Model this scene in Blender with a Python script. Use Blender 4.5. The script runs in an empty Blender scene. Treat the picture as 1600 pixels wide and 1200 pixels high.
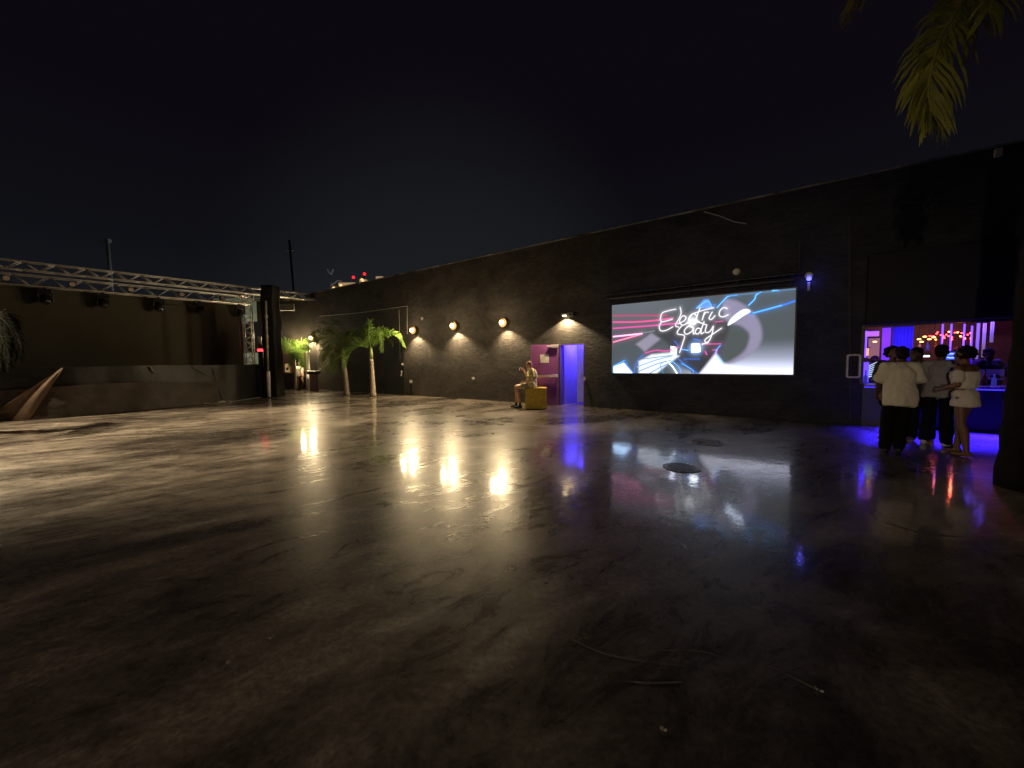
import bpy, bmesh, math, random
import numpy as np
from mathutils import Vector, Matrix, Euler
R = math.radians
rnd = random.Random(7)
C = bpy.context.scene
COL = C.collection

# ------------------------------------------------------------------ camera
F = 600.0; CAMH = 1.55
ROLL = R(.66); PITCH = R(3.5)
def ray(x, y):
    """direction in the world through a pixel of the 1600x1200 photograph"""
    u = x-800; v = 600-y
    c, s = math.cos(ROLL), math.sin(ROLL)
    a = u*c+v*s; b = -u*s+v*c
    cp, sp = math.cos(PITCH), math.sin(PITCH)
    return Vector((a, F*cp+b*sp, -F*sp+b*cp))
def gp(x, y, h=0.0):
    r = ray(x, y); t = (h-CAMH)/r.z
    return Vector((r.x*t, r.y*t, h))
def dp(x, y, Y):
    r = ray(x, y); t = Y/r.y
    return Vector((r.x*t, Y, CAMH+r.z*t))
cam = bpy.data.cameras.new('camera'); camo = bpy.data.objects.new('camera', cam); COL.objects.link(camo)
c, s = math.cos(ROLL), math.sin(ROLL); cp, sp = math.cos(PITCH), math.sin(PITCH)
right = Vector((c, -s*sp, -s*cp)); up = Vector((s, c*sp, c*cp)); fwd = Vector((0, cp, -sp))
m = Matrix((right, up, -fwd)).transposed().to_4x4(); m.translation = (0, 0, CAMH)
camo.matrix_world = m
cam.sensor_width = 36; cam.lens = 36*F/1600; cam.clip_end = 3000; cam.clip_start = .05
C.camera = camo
C.render.resolution_x = 1024; C.render.resolution_y = 768

# ------------------------------------------------------------------ world: night sky with city glow
w = bpy.data.worlds.new('World'); C.world = w; w.use_nodes = True
nt = w.node_tree; nt.nodes.clear()
o_ = nt.nodes.new('ShaderNodeOutputWorld'); bg = nt.nodes.new('ShaderNodeBackground')
tc = nt.nodes.new('ShaderNodeTexCoord'); sx = nt.nodes.new('ShaderNodeSeparateXYZ')
nt.links.new(tc.outputs['Generated'], sx.inputs[0])
rp = nt.nodes.new('ShaderNodeValToRGB'); nt.links.new(sx.outputs['Z'], rp.inputs[0])
e = rp.color_ramp.elements
e[0].position = 0.0; e[0].color = (.0105, .0115, .0135, 1)
e[1].position = .75; e[1].color = (.0036, .0024, .0050, 1)
for p_, c_ in ((.10, (.0088, .0098, .0125, 1)), (.25, (.0052, .0054, .0080, 1)), (.45, (.0040, .0032, .0056, 1))):
    k = e.new(p_); k.color = tuple(x*.88 for x in c_[:3])+(1,)
dt = nt.nodes.new('ShaderNodeVectorMath'); dt.operation = 'DOT_PRODUCT'
nt.links.new(tc.outputs['Generated'], dt.inputs[0])
gd = Vector((-.16, .98, .12)).normalized(); dt.inputs[1].default_value = gd
mr = nt.nodes.new('ShaderNodeMapRange'); mr.inputs['From Min'].default_value = .86; mr.inputs['From Max'].default_value = 1.0
mr.interpolation_type = 'SMOOTHSTEP'
nt.links.new(dt.outputs['Value'], mr.inputs['Value'])
mx = nt.nodes.new('ShaderNodeMix'); mx.data_type = 'RGBA'; mx.blend_type = 'ADD'
nt.links.new(mr.outputs[0], mx.inputs['Factor']); nt.links.new(rp.outputs[0], mx.inputs['A']); mx.inputs['B'].default_value = (.0055, .0068, .0068, 1)
nt.links.new(mx.outputs['Result'], bg.inputs[0]); bg.inputs[1].default_value = 1.0
nt.links.new(bg.outputs[0], o_.inputs[0])
C.view_settings.view_transform = 'Standard'; C.view_settings.look = 'None'
C.view_settings.exposure = 0; C.view_settings.gamma = 1

# ------------------------------------------------------------------ materials
MATS = {}
def mat(name, col=(.5, .5, .5), rough=.6, metal=0, emit=None, es=1.0, var=0.0, vs=6.0, bump=0.0, bs=40.0, spec=.5, sss=0, col2=None, stretch=None):
    if name in MATS: return MATS[name]
    m = bpy.data.materials.new(name); m.use_nodes = True; MATS[name] = m
    n = m.node_tree.nodes; l = m.node_tree.links; b = n['Principled BSDF']
    b.inputs['Base Color'].default_value = (*col, 1); b.inputs['Roughness'].default_value = rough
    b.inputs['Metallic'].default_value = metal; b.inputs['Specular IOR Level'].default_value = spec
    if emit:
        b.inputs['Emission Color'].default_value = (*emit, 1); b.inputs['Emission Strength'].default_value = es
    t = n.new('ShaderNodeTexCoord'); mp = n.new('ShaderNodeMapping'); l.new(t.outputs['Object'], mp.inputs[0])
    if stretch: mp.inputs['Scale'].default_value = stretch
    if var or col2:
        nz = n.new('ShaderNodeTexNoise'); nz.inputs['Scale'].default_value = vs; nz.inputs['Detail'].default_value = 8; nz.inputs['Roughness'].default_value = .62
        l.new(mp.outputs[0], nz.inputs['Vector'])
        cr = n.new('ShaderNodeValToRGB'); l.new(nz.outputs['Fac'], cr.inputs[0])
        cr.color_ramp.elements[0].position = .33; cr.color_ramp.elements[1].position = .70
        lo = tuple(x*(1-var) for x in col); hi = col2 if col2 else tuple(min(1, x*(1+var)) for x in col)
        cr.color_ramp.elements[0].color = (*lo, 1); cr.color_ramp.elements[1].color = (*hi, 1)
        l.new(cr.outputs[0], b.inputs['Base Color'])
    if bump:
        nb = n.new('ShaderNodeTexNoise'); nb.inputs['Scale'].default_value = bs; nb.inputs['Detail'].default_value = 6
        l.new(mp.outputs[0], nb.inputs['Vector'])
        bp = n.new('ShaderNodeBump'); bp.inputs['Strength'].default_value = bump; bp.inputs['Distance'].default_value = .02
        l.new(nb.outputs['Fac'], bp.inputs['Height']); l.new(bp.outputs[0], b.inputs['Normal'])
    return m
def glow(name, col, es): return mat(name, (.02, .02, .02), .5, emit=col, es=es)

def floor_material():
    m = bpy.data.materials.new('sealed_concrete'); m.use_nodes = True
    n = m.node_tree.nodes; l = m.node_tree.links; b = n['Principled BSDF']
    t = n.new('ShaderNodeTexCoord')
    def mp(sc, rot):
        k = n.new('ShaderNodeMapping'); k.vector_type = 'TEXTURE'; k.inputs['Scale'].default_value = sc; k.inputs['Rotation'].default_value = (0, 0, rot)
        l.new(t.outputs['Object'], k.inputs[0]); return k
    def noise(src, sc, det=8, ro=.6, dist=0.0):
        k = n.new('ShaderNodeTexNoise'); k.inputs['Scale'].default_value = sc; k.inputs['Detail'].default_value = det
        k.inputs['Roughness'].default_value = ro; k.inputs['Distortion'].default_value = dist
        l.new(src.outputs[0], k.inputs['Vector']); return k
    def ramp(src, stops):
        k = n.new('ShaderNodeValToRGB'); l.new(src, k.inputs[0]); el = k.color_ramp.elements
        el[0].position, el[0].color = stops[0][0], (*stops[0][1], 1); el[1].position, el[1].color = stops[-1][0], (*stops[-1][1], 1)
        for p, c in stops[1:-1]: q = el.new(p); q.color = (*c, 1)
        return k
    def mix(kind, f, a, bb):
        k = n.new('ShaderNodeMix'); k.data_type = 'RGBA'; k.blend_type = kind
        if isinstance(f, float): k.inputs['Factor'].default_value = f
        else: l.new(f, k.inputs['Factor'])
        for s_, v in (('A', a), ('B', bb)):
            if isinstance(v, tuple): k.inputs[s_].default_value = (*v, 1)
            else: l.new(v, k.inputs[s_])
        return k
    m1 = mp((2.1, 1.0, 1), R(38)); m2 = mp((1, 1, 1), 0); m3 = mp((1.7, .8, 1), R(4))
    big = noise(m1, .55, 7, .62, .9)
    streak = noise(m1, 3.2, 10, .72, 1.4)
    streak2 = noise(m3, 1.6, 10, .7, 1.2)
    fine = noise(m2, 26, 8, .7)
    c1 = ramp(big.outputs['Fac'], [(.37, (.105, .092, .080)), (.50, (.215, .190, .158)), (.62, (.40, .355, .29))])
    c2 = ramp(streak.outputs['Fac'], [(.34, (.50, .48, .47)), (.50, (.82, .80, .79)), (.66, (1.2, 1.18, 1.15))])
    c3 = ramp(streak2.outputs['Fac'], [(.36, (.60, .57, .56)), (.60, (1.08, 1.08, 1.08))])
    c4 = ramp(fine.outputs['Fac'], [(.38, (.62, .62, .62)), (.62, (1.2, 1.2, 1.2))])
    a = mix('MULTIPLY', 1.0, c1.outputs[0], c2.outputs[0]); a = mix('MULTIPLY', 1.0, a.outputs['Result'], c3.outputs[0])
    a = mix('MULTIPLY', 1.0, a.outputs['Result'], c4.outputs[0])
    # dark speckle
    sp_ = noise(m2, 9, 3, .5, .6); cs = ramp(sp_.outputs['Fac'], [(.30, (.35, .35, .35)), (.36, (1, 1, 1))])
    a = mix('MULTIPLY', .05, a.outputs['Result'], cs.outputs[0])
    l.new(a.outputs['Result'], b.inputs['Base Color'])
    # gloss: wet / polished patches against dusty ones
    rr = n.new('ShaderNodeMapRange'); l.new(big.outputs['Fac'], rr.inputs['Value'])
    rr.inputs['From Min'].default_value = .36; rr.inputs['From Max'].default_value = .68
    rr.inputs['To Min'].default_value = .20; rr.inputs['To Max'].default_value = .38
    r2 = n.new('ShaderNodeMapRange'); l.new(streak.outputs['Fac'], r2.inputs['Value'])
    r2.inputs['From Min'].default_value = .35; r2.inputs['From Max'].default_value = .7
    r2.inputs['To Min'].default_value = -.03; r2.inputs['To Max'].default_value = .14
    ad = n.new('ShaderNodeMath'); ad.operation = 'ADD'; ad.use_clamp = True
    l.new(rr.outputs[0], ad.inputs[0]); l.new(r2.outputs[0], ad.inputs[1]); l.new(ad.outputs[0], b.inputs['Roughness'])
    wav = noise(m2, 2.6, 3, .5, .4)
    b1 = n.new('ShaderNodeBump'); b1.inputs['Strength'].default_value = .20; b1.inputs['Distance'].default_value = .02; l.new(wav.outputs['Fac'], b1.inputs['Height'])
    b2 = n.new('ShaderNodeBump'); b2.inputs['Strength'].default_value = .32; b2.inputs['Distance'].default_value = .005; l.new(fine.outputs['Fac'], b2.inputs['Height'])
    l.new(b1.outputs[0], b2.inputs['Normal']); l.new(b2.outputs[0], b.inputs['Normal'])
    b.inputs['Specular IOR Level'].default_value = .5
    b.inputs['Coat Weight'].default_value = .55; b.inputs['Coat Roughness'].default_value = .075; b.inputs['Coat IOR'].default_value = 1.45
    b3 = n.new('ShaderNodeBump'); b3.inputs['Strength'].default_value = .10; b3.inputs['Distance'].default_value = .02; l.new(wav.outputs['Fac'], b3.inputs['Height']); md = noise(m2, 9, 4, .6, .3); b4 = n.new('ShaderNodeBump'); b4.inputs['Strength'].default_value = .10; b4.inputs['Distance'].default_value = .01; l.new(md.outputs['Fac'], b4.inputs['Height']); l.new(b3.outputs[0], b4.inputs['Normal']); l.new(b4.outputs[0], b.inputs['Coat Normal'])
    cw = n.new('ShaderNodeMapRange'); l.new(streak2.outputs['Fac'], cw.inputs['Value']); cw.inputs['From Min'].default_value = .38; cw.inputs['From Max'].default_value = .62; cw.inputs['To Min'].default_value = 1.0; cw.inputs['To Max'].default_value = .65; l.new(cw.outputs[0], b.inputs['Coat Weight'])
    return m

def wall_material():
    m = bpy.data.materials.new('black_painted_stucco'); m.use_nodes = True
    n = m.node_tree.nodes; l = m.node_tree.links; b = n['Principled BSDF']
    t = n.new('ShaderNodeTexCoord')
    def noise(sc, det, sca=(1, 1, 1), ro=.6, dist=0):
        mp = n.new('ShaderNodeMapping'); mp.inputs['Scale'].default_value = sca; l.new(t.outputs['Object'], mp.inputs[0])
        k = n.new('ShaderNodeTexNoise'); k.inputs['Scale'].default_value = sc; k.inputs['Detail'].default_value = det; k.inputs['Roughness'].default_value = ro; k.inputs['Distortion'].default_value = dist
        l.new(mp.outputs[0], k.inputs['Vector']); return k
    a = noise(.9, 8, (1, 1, 1.6), .68, .5); b_ = noise(5, 8, (1, 1, 2.6), .7, .8); d = noise(30, 6)
    cr = n.new('ShaderNodeValToRGB'); l.new(a.outputs['Fac'], cr.inputs[0])
    cr.color_ramp.elements[0].position = .35; cr.color_ramp.elements[0].color = (.030, .027, .026, 1)
    cr.color_ramp.elements[1].position = .68; cr.color_ramp.elements[1].color = (.075, .066, .058, 1)
    c2 = n.new('ShaderNodeValToRGB'); l.new(b_.outputs['Fac'], c2.inputs[0])
    c2.color_ramp.elements[0].position = .32; c2.color_ramp.elements[0].color = (.55, .55, .55, 1)
    c2.color_ramp.elements[1].position = .68; c2.color_ramp.elements[1].color = (1.3, 1.3, 1.3, 1)
    mx = n.new('ShaderNodeMix'); mx.data_type = 'RGBA'; mx.blend_type = 'MULTIPLY'; mx.inputs['Factor'].default_value = 1
    l.new(cr.outputs[0], mx.inputs['A']); l.new(c2.outputs[0], mx.inputs['B']); # weaker light round the screen and the bar, put into the colour as blue-black
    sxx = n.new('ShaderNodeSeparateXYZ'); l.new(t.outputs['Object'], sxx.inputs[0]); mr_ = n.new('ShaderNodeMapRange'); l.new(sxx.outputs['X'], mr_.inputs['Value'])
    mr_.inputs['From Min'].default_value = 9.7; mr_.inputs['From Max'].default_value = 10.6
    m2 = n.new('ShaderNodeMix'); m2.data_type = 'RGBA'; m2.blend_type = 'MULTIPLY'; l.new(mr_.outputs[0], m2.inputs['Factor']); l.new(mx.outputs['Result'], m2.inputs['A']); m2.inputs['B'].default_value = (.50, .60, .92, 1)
    l.new(m2.outputs['Result'], b.inputs['Base Color'])
    b.inputs['Roughness'].default_value = .75; b.inputs['Specular IOR Level'].default_value = .3
    b1 = n.new('ShaderNodeBump'); b1.inputs['Strength'].default_value = .6; b1.inputs['Distance'].default_value = .035; l.new(b_.outputs['Fac'], b1.inputs['Height'])
    b2 = n.new('ShaderNodeBump'); b2.inputs['Strength'].default_value = .4; b2.inputs['Distance'].default_value = .008; l.new(d.outputs['Fac'], b2.inputs['Height'])
    l.new(b1.outputs[0], b2.inputs['Normal']); l.new(b2.outputs[0], b.inputs['Normal'])
    return m

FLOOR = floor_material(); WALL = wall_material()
ALU = mat('aluminium', (.42, .40, .37), .40, .35, var=.15, vs=30)
BLACKM = mat('black_metal', (.015, .015, .016), .42, .2, var=.3, vs=20)
BLACKP = mat('black_plastic', (.012, .012, .013), .35)
WHITEP = mat('white_paint', (.72, .70, .66), .5, var=.12, vs=12)
GREYP = mat('grey_plastic', (.30, .29, .27), .5, var=.15, vs=20)

# ------------------------------------------------------------------ mesh helpers
class MB:
    def __init__(s): s.v = []; s.f = []; s.mi = []; s.cur = 0
    def add(s, vs, fs):
        o = len(s.v); s.v += [tuple(v) for v in vs]
        for f in fs: s.f.append([o+i for i in f]); s.mi.append(s.cur)
        return s
    def box(s, x0, x1, y0, y1, z0, z1, mtx=None):
        vs = [Vector((x, y, z)) for z in (z0, z1) for y in (y0, y1) for x in (x0, x1)]
        if mtx: vs = [mtx @ v for v in vs]
        return s.add(vs, [(0, 2, 3, 1), (4, 5, 7, 6), (0, 1, 5, 4), (2, 6, 7, 3), (0, 4, 6, 2), (1, 3, 7, 5)])
    def tube(s, pts, rad, n=8, cap=True, flat=1.0):
        pts = [Vector(p) for p in pts]; k = len(pts)
        rads = rad if isinstance(rad, (list, tuple)) else [rad]*k
        base = len(s.v); prevx = None
        for i, p in enumerate(pts):
            t = (pts[min(i+1, k-1)]-pts[max(i-1, 0)])
            t = t.normalized() if t.length > 1e-9 else Vector((0, 0, 1))
            ref = prevx if prevx is not None else (Vector((0, 0, 1)) if abs(t.z) < .9 else Vector((1, 0, 0)))
            x = (ref - t*ref.dot(t)).normalized(); y = t.cross(x); prevx = x
            for j in range(n):
                a = 2*math.pi*j/n
                s.v.append(tuple(p+(x*math.cos(a)*flat+y*math.sin(a))*rads[i]))
        for i in range(k-1):
            for j in range(n):
                a = base+i*n+j; b = base+i*n+(j+1) % n
                s.f.append([a, b, b+n, a+n]); s.mi.append(s.cur)
        if cap:
            s.f.append([base+j for j in range(n)][::-1]); s.mi.append(s.cur)
            s.f.append([base+(k-1)*n+j for j in range(n)]); s.mi.append(s.cur)
        return s
    def ell(s, c, r, seg=14, rings=9, mtx=None):
        c = Vector(c); r = (r, r, r) if not isinstance(r, (list, tuple)) else r
        vs = [Vector((0, 0, r[2]))]
        for i in range(1, rings):
            th = math.pi*i/rings
            for j in range(seg):
                ph = 2*math.pi*j/seg
                vs.append(Vector((r[0]*math.sin(th)*math.cos(ph), r[1]*math.sin(th)*math.sin(ph), r[2]*math.cos(th))))
        vs.append(Vector((0, 0, -r[2])))
        if mtx: vs = [mtx @ v for v in vs]
        vs = [v+c for v in vs]; fs = []
        for j in range(seg): fs.append((0, 1+j, 1+(j+1) % seg))
        for i in range(rings-2):
            for j in range(seg):
                a = 1+i*seg+j; b = 1+i*seg+(j+1) % seg; fs.append((a, a+seg, b+seg, b))
        L = len(vs)-1; q = 1+(rings-2)*seg
        for j in range(seg): fs.append((L, q+(j+1) % seg, q+j))
        return s.add(vs, fs)
    def cap(s, a, ra, b, rb, n=12):           # capsule between two points
        s.ell(a, ra, n, 8); s.ell(b, rb, n, 8); s.tube([a, b], [ra, rb], n); return s
    def rings(s, rs, n=18):                   # stacked ellipses (cx,cy,z,rx,ry)
        base = len(s.v)
        for cx, cy, z, rx, ry in rs:
            for j in range(n):
                a = 2*math.pi*j/n; s.v.append((cx+rx*math.cos(a), cy+ry*math.sin(a), z))
        for i in range(len(rs)-1):
            for j in range(n):
                a = base+i*n+j; b = base+i*n+(j+1) % n
                s.f.append([a, b, b+n, a+n]); s.mi.append(s.cur)
        s.f.append([base+j for j in range(n)][::-1]); s.mi.append(s.cur)
        s.f.append([base+(len(rs)-1)*n+j for j in range(n)]); s.mi.append(s.cur)
        return s
    def build(s, name, mats, parent=None, smooth=False, bevel=0, loc=(0, 0, 0), rotz=0):
        me = bpy.data.meshes.new(name); me.from_pydata(s.v, [], s.f)
        mats = mats if isinstance(mats, (list, tuple)) else [mats]
        for m_ in mats: me.materials.append(m_)
        me.polygons.foreach_set('material_index', s.mi)
        if smooth: me.polygons.foreach_set('use_smooth', [True]*len(me.polygons))
        me.update()
        o = bpy.data.objects.new(name, me); COL.objects.link(o)
        if parent: o.parent = parent
        o.location = loc; o.rotation_euler = (0, 0, rotz)
        if bevel:
            b = o.modifiers.new('bevel', 'BEVEL'); b.width = bevel; b.segments = 2; b.limit_method = 'ANGLE'
        return o
    def blend(s, name, mats, parent=None, voxel=.01, it=4, loc=(0, 0, 0), fold=0):
        """fuse the solids into ONE continuous skin"""
        o = s.build(name, mats, parent, loc=loc)
        r = o.modifiers.new('r', 'REMESH'); r.mode = 'VOXEL'; r.voxel_size = voxel; r.use_smooth_shade = True
        q = o.modifiers.new('s', 'SMOOTH'); q.iterations = it; q.factor = .5
        bpy.context.view_layer.update()
        dg = bpy.context.evaluated_depsgraph_get()
        me = bpy.data.meshes.new_from_object(o.evaluated_get(dg)); o.modifiers.clear(); o.data = me
        if fold:                               # creases of the cloth
            nv = len(me.vertices); co_ = np.empty(nv*3, np.float32); me.vertices.foreach_get('co', co_); co_ = co_.reshape(-1, 3)
            no_ = np.empty(nv*3, np.float32); me.vertices.foreach_get('normal', no_); no_ = no_.reshape(-1, 3); d_ = np.zeros(nv)
            for q_ in range(9):
                kx_, ky_, kz_ = rnd.uniform(-1, 1), rnd.uniform(-1, 1), rnd.uniform(-.5, .5); kk = rnd.uniform(16, 46)
                wv_ = np.sin(co_ @ np.array([kx_, ky_, kz_])*kk+rnd.uniform(0, 6.3)+1.3*np.sin(co_[:, 2]*rnd.uniform(5, 13)+q_)); d_ += (1-np.abs(wv_))**1.5*20/kk
            d_ = d_/d_.max(); co_ += no_*(d_*fold*1.9)[:, None]; me.vertices.foreach_set('co', co_.ravel()); me.update()
        me.polygons.foreach_set('use_smooth', [True]*len(me.polygons))
        return o
def thing(name, label, cat, loc=(0, 0, 0), rotz=0, group=None):
    o = bpy.data.objects.new(name, None); COL.objects.link(o); o.empty_display_size = .2
    o.location = loc; o.rotation_euler = (0, 0, rotz); o['label'] = label; o['category'] = cat
    if group: o['group'] = group
    return o
def tag(o, label, cat, group=None):
    o['label'] = label; o['category'] = cat
    if group: o['group'] = group
    return o
def struct(o): o['kind'] = 'structure'; return o
def dup(root, loc, rotz=None, label=None):
    r = root.copy(); COL.objects.link(r); r.location = loc
    if rotz is not None: r.rotation_euler = (0, 0, rotz)
    if label: r['label'] = label
    for ch in list(root.children):
        k = ch.copy(); COL.objects.link(k); k.parent = r
        for g in list(ch.children):
            d = g.copy(); COL.objects.link(d); d.parent = k
    return r
def lamp(name, kind, parent, loc, energy, col, target=None, **kw):
    L = bpy.data.lights.new(name, kind); L.energy = energy; L.color = col
    for k, v in kw.items(): setattr(L, k, v)
    o = bpy.data.objects.new(name, L); COL.objects.link(o); o.location = loc
    if parent: o.parent = parent
    if target is not None:
        o.rotation_euler = (Vector(target)-Vector(loc)).to_track_quat('-Z', 'Y').to_euler()
    return o

# ------------------------------------------------------------------ main wall frame
A = gp(620, 616.4); B = gp(1240, 656.5)
U = (B-A).normalized(); N = Vector((-U.y, U.x, 0))      # N points away from the yard
WR = math.atan2(U.y, U.x)
def ws(x, y, t=0.0):
    """pixel -> (along wall, height) on the wall plane pushed t towards the yard"""
    r = ray(x, y); d = (A-N*t).dot(N); k = d/r.dot(N)
    p = Vector((0, 0, CAMH))+r*k
    return (p-A).dot(U), p.z
def W(s_, h=0.0, t=0.0): return A+U*s_-N*t+Vector((0, 0, h))

# ------------------------------------------------------------------ ground
g = MB(); g.add([(-700, -300, 0), (700, -300, 0), (700, 900, 0), (-700, 900, 0)], [(0, 1, 2, 3)])
struct(g.build('ground', FLOOR))
MARK = mat('scuffed_concrete', (.20, .175, .155), .45, var=.5, vs=14)
def floor_mark(pts, wd):
    P = [gp(*p) for p in pts]; Q = []
    for i in range(len(P)-1):
        for k in range(6):
            t = k/6; p0 = P[max(i-1, 0)]; p1 = P[i]; p2 = P[i+1]; p3 = P[min(i+2, len(P)-1)]
            Q.append(.5*((2*p1)+(p2-p0)*t+(2*p0-5*p1+4*p2-p3)*t*t+(3*p1-p0-3*p2+p3)*t**3))
    Q.append(P[-1]); b = MB(); vs = []
    for i, q in enumerate(Q):
        d = (Q[min(i+1, len(Q)-1)]-Q[max(i-1, 0)]).normalized(); nn = Vector((-d.y, d.x, 0))
        f = math.sin(math.pi*(i+.3)/(len(Q)+.0))*(.6+.6*rnd.random())
        vs += [q+nn*wd*f+Vector((0, 0, .003)), q-nn*wd*f+Vector((0, 0, .003))]
    b.add(vs, [(2*i, 2*i+1, 2*i+3, 2*i+2) for i in range(len(Q)-1)])
    struct(b.build('ground_scratch', MARK))
for pts, wd in (([(855, 975), (900, 1003), (960, 1026), (1075, 1042)], .005), ([(975, 1065), (1020, 1068), (1070, 1066)], .006),
                ([(1180, 880), (1215, 912), (1250, 940), (1305, 968)], .006), ([(1200, 1040), (1240, 1060), (1282, 1082)], .006),
                ([(1010, 1017), (1090, 1018), (1130, 1030), (1160, 1046)], .004),
                ([(950, 663), (985, 660), (1003, 668), (1050, 676)], .03), ([(385, 640), (440, 633), (500, 646), (560, 652)], .02),
                ([(700, 652), (820, 664), (930, 671)], .05), ([(120, 690), (260, 672), (380, 664)], .03),
                ([(1380, 815), (1440, 832), (1520, 840)], .015)):
    floor_mark(pts, wd)

# ------------------------------------------------------------------ venue building (black wall with door and bar hatch)
LEFT = -8.1; RIGHT = 24.0; TOP = 5.55
D0, D1, DH = ws(875, 600)[0], ws(913, 600)[0], 2.08
B0, B1, BH0, BH1 = ws(1348, 600)[0], 19.3, .93, 2.22
venue = thing('venue_building', 'long black stucco building with an open doorway and a bar hatch', 'building', A, WR)
wl = MB(); T = .25
def wb(x0, x1, z0, z1, b=wl): b.box(x0, x1, 0, T, z0, z1)
wb(LEFT, D0, 0, TOP); wb(D0, D1, DH, TOP); wb(D1, B0, 0, TOP); wb(B0, B1, BH1, TOP); wb(B1, RIGHT, 0, TOP)
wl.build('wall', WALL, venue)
# coping
cb = MB(); x = LEFT-.02
while x < RIGHT:
    x2 = min(x+3.0, RIGHT); cb.box(x, x2-.012, -.035, T+.03, TOP, TOP+.035+rnd.uniform(-.006, .006)); x = x2
cb.build('coping', mat('coping_metal', (.24, .23, .21), .45, .5, var=.9, vs=1.3), venue, bevel=.006)
MB().box(LEFT, RIGHT, T+.05, 9, TOP-.35, TOP-.15).build('roof', mat('roofing', (.04, .04, .04), .9, var=.3), venue)
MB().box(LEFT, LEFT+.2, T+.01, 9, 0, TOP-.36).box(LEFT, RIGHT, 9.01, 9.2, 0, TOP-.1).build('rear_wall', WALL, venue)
# corridor behind the door
PALE = mat('pale_corridor_paint', (.62, .60, .66), .5, var=.1, vs=5, bump=.1)
cr = MB(); cr.box(D0-.15, D0-.03, T, 3.2, 0, 2.5); cr.box(D1+.35, D1+.47, T, 3.2, 0, 2.5); cr.box(D0-.02, D1+.34, 3.0, 3.12, 0, 2.5); cr.box(D0-.02, D1+.34, T+.01, 2.99, 2.4, 2.5)
cr.build('corridor_wall', PALE, venue)
idr = MB(); q = Matrix.Translation((D0+.30, .72, 0)) @ Matrix.Rotation(R(28), 4, 'Z')
idr.box(0, .95, -.02, .02, .05, 2.1, q); i_d = idr.build('inner_door', PALE, venue, bevel=.004)
MB().box(.14, .26, -.035, -.02, .98, 1.03, q).box(.14, .16, -.05, -.02, .90, 1.10, q).build('door_handle', ALU, i_d)
fr = MB(); fr.box(D0+.002, D0+.03, -.004, T+.012, 0, DH-.002); fr.box(D1-.03, D1-.002, -.004, T+.012, 0, DH-.002); fr.box(D0+.031, D1-.031, -.004, T+.012, DH-.032, DH-.002)
fr.build('door_frame', mat('violet_frame_paint', (.12, .07, .30), .5), venue)
BLUEL = glow('blue_led', (.10, .12, 1.0), 14)
bl = MB()
for i in range(6): bl.box(D0+.15+i*.12, D0+.20+i*.12, .45, 1.5, 2.36, 2.392)
bl.build('ceiling_light', BLUEL, venue)
lamp('corridor_light', 'AREA', venue, ((D0+D1)/2, .9, 2.3), 50, (.085, .03, 1.0), target=((D0+D1)/2, .9, 0), size=.7)
# purple door leaf, swung open
PURPLE = mat('purple_door_paint', (.25, .075, .25), .45, var=.12, vs=4, bump=.05)
hinge = Vector((D0-.03, -.06, 0)); tipw = gp(837, 634) - A; tipl = Vector((tipw.dot(U), -(tipw.dot(-N)), 0))
dirl = (tipl-hinge); dl = .94; ang = math.atan2(dirl.y, dirl.x)
dq = Matrix.Translation(hinge) @ Matrix.Rotation(ang, 4, 'Z')     # local +x runs from hinge to free edge, +y is the yard side
door = MB().box(0, dl, -.022, .022, .02, 2.07, dq).build('door', PURPLE, venue, bevel=.004)
door['label'] = 'purple door leaf swung open against the wall'
MB().box(.03, dl-.10, .06, .10, .97, 1.05, dq).box(.03, .10, .022, .06, .96, 1.06, dq).box(dl-.16, dl-.09, .022, .06, .96, 1.06, dq).build('push_bar', WHITEP, door, bevel=.008)
MB().box(.33, .63, .023, .026, 1.46, 1.74, dq).build('notice', mat('paper', (.75, .72, .62), .7, var=.15, vs=9), door)
MB().box(.02, .32, .024, .09, 1.97, 2.04, dq).tube([dq @ Vector((.3, .06, 2.0)), dq @ Vector((.45, .22, 2.02)), dq @ Vector((.03, .20, 2.05))], .012, 6).build('door_closer', ALU, door, bevel=.006)
# bar room behind the hatch
DARKR = mat('bar_room_paint', (.05, .03, .06), .7, var=.3, vs=2)
BROWN = mat('bar_back_wall', (.05, .022, .03), .7, var=.5, vs=2.2)
rm = MB(); X0, X1 = B0-1.6, B1+2.4
rm.box(X0-.1, X0, T, 6, 0, 3); rm.box(X1, X1+.1, T, 6, 0, 3); rm.box(X0, X1, T+.01, 5.9, 2.9, 3.0)
rm.build('bar_room_wall', DARKR, venue)
MB().box(X0, X1, 5.6, 5.75, 0, 2.9).build('back_bar_wall', BROWN, venue)
ct = MB().box(B0, B1, -.16, .45, BH0-.05, BH0).build('bar_counter', mat('counter_top', (.25, .25, .30), .25, var=.2), venue, bevel=.01)
MB().box(B0, B1, -.02, .20, .0, BH0-.06).build('counter_front', mat('counter_front_paint', (.016, .014, .022), .5, var=.3), venue)
MB().box(B0-.02, RIGHT-.3, -.34, -.02, BH1+.03, 3.75).build('shutter_box', mat('shutter_metal', (.006, .006, .008), .7, .3, var=.3, stretch=(1, 1, 14)), venue, bevel=.02)
hf = MB(); hf.box(B0-.06, B0, -.03, T, BH0, BH1); hf.box(B0-.06, B1, -.03, T, BH1, BH1+.025); hf.build('hatch_frame', BLACKM, venue)
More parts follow.
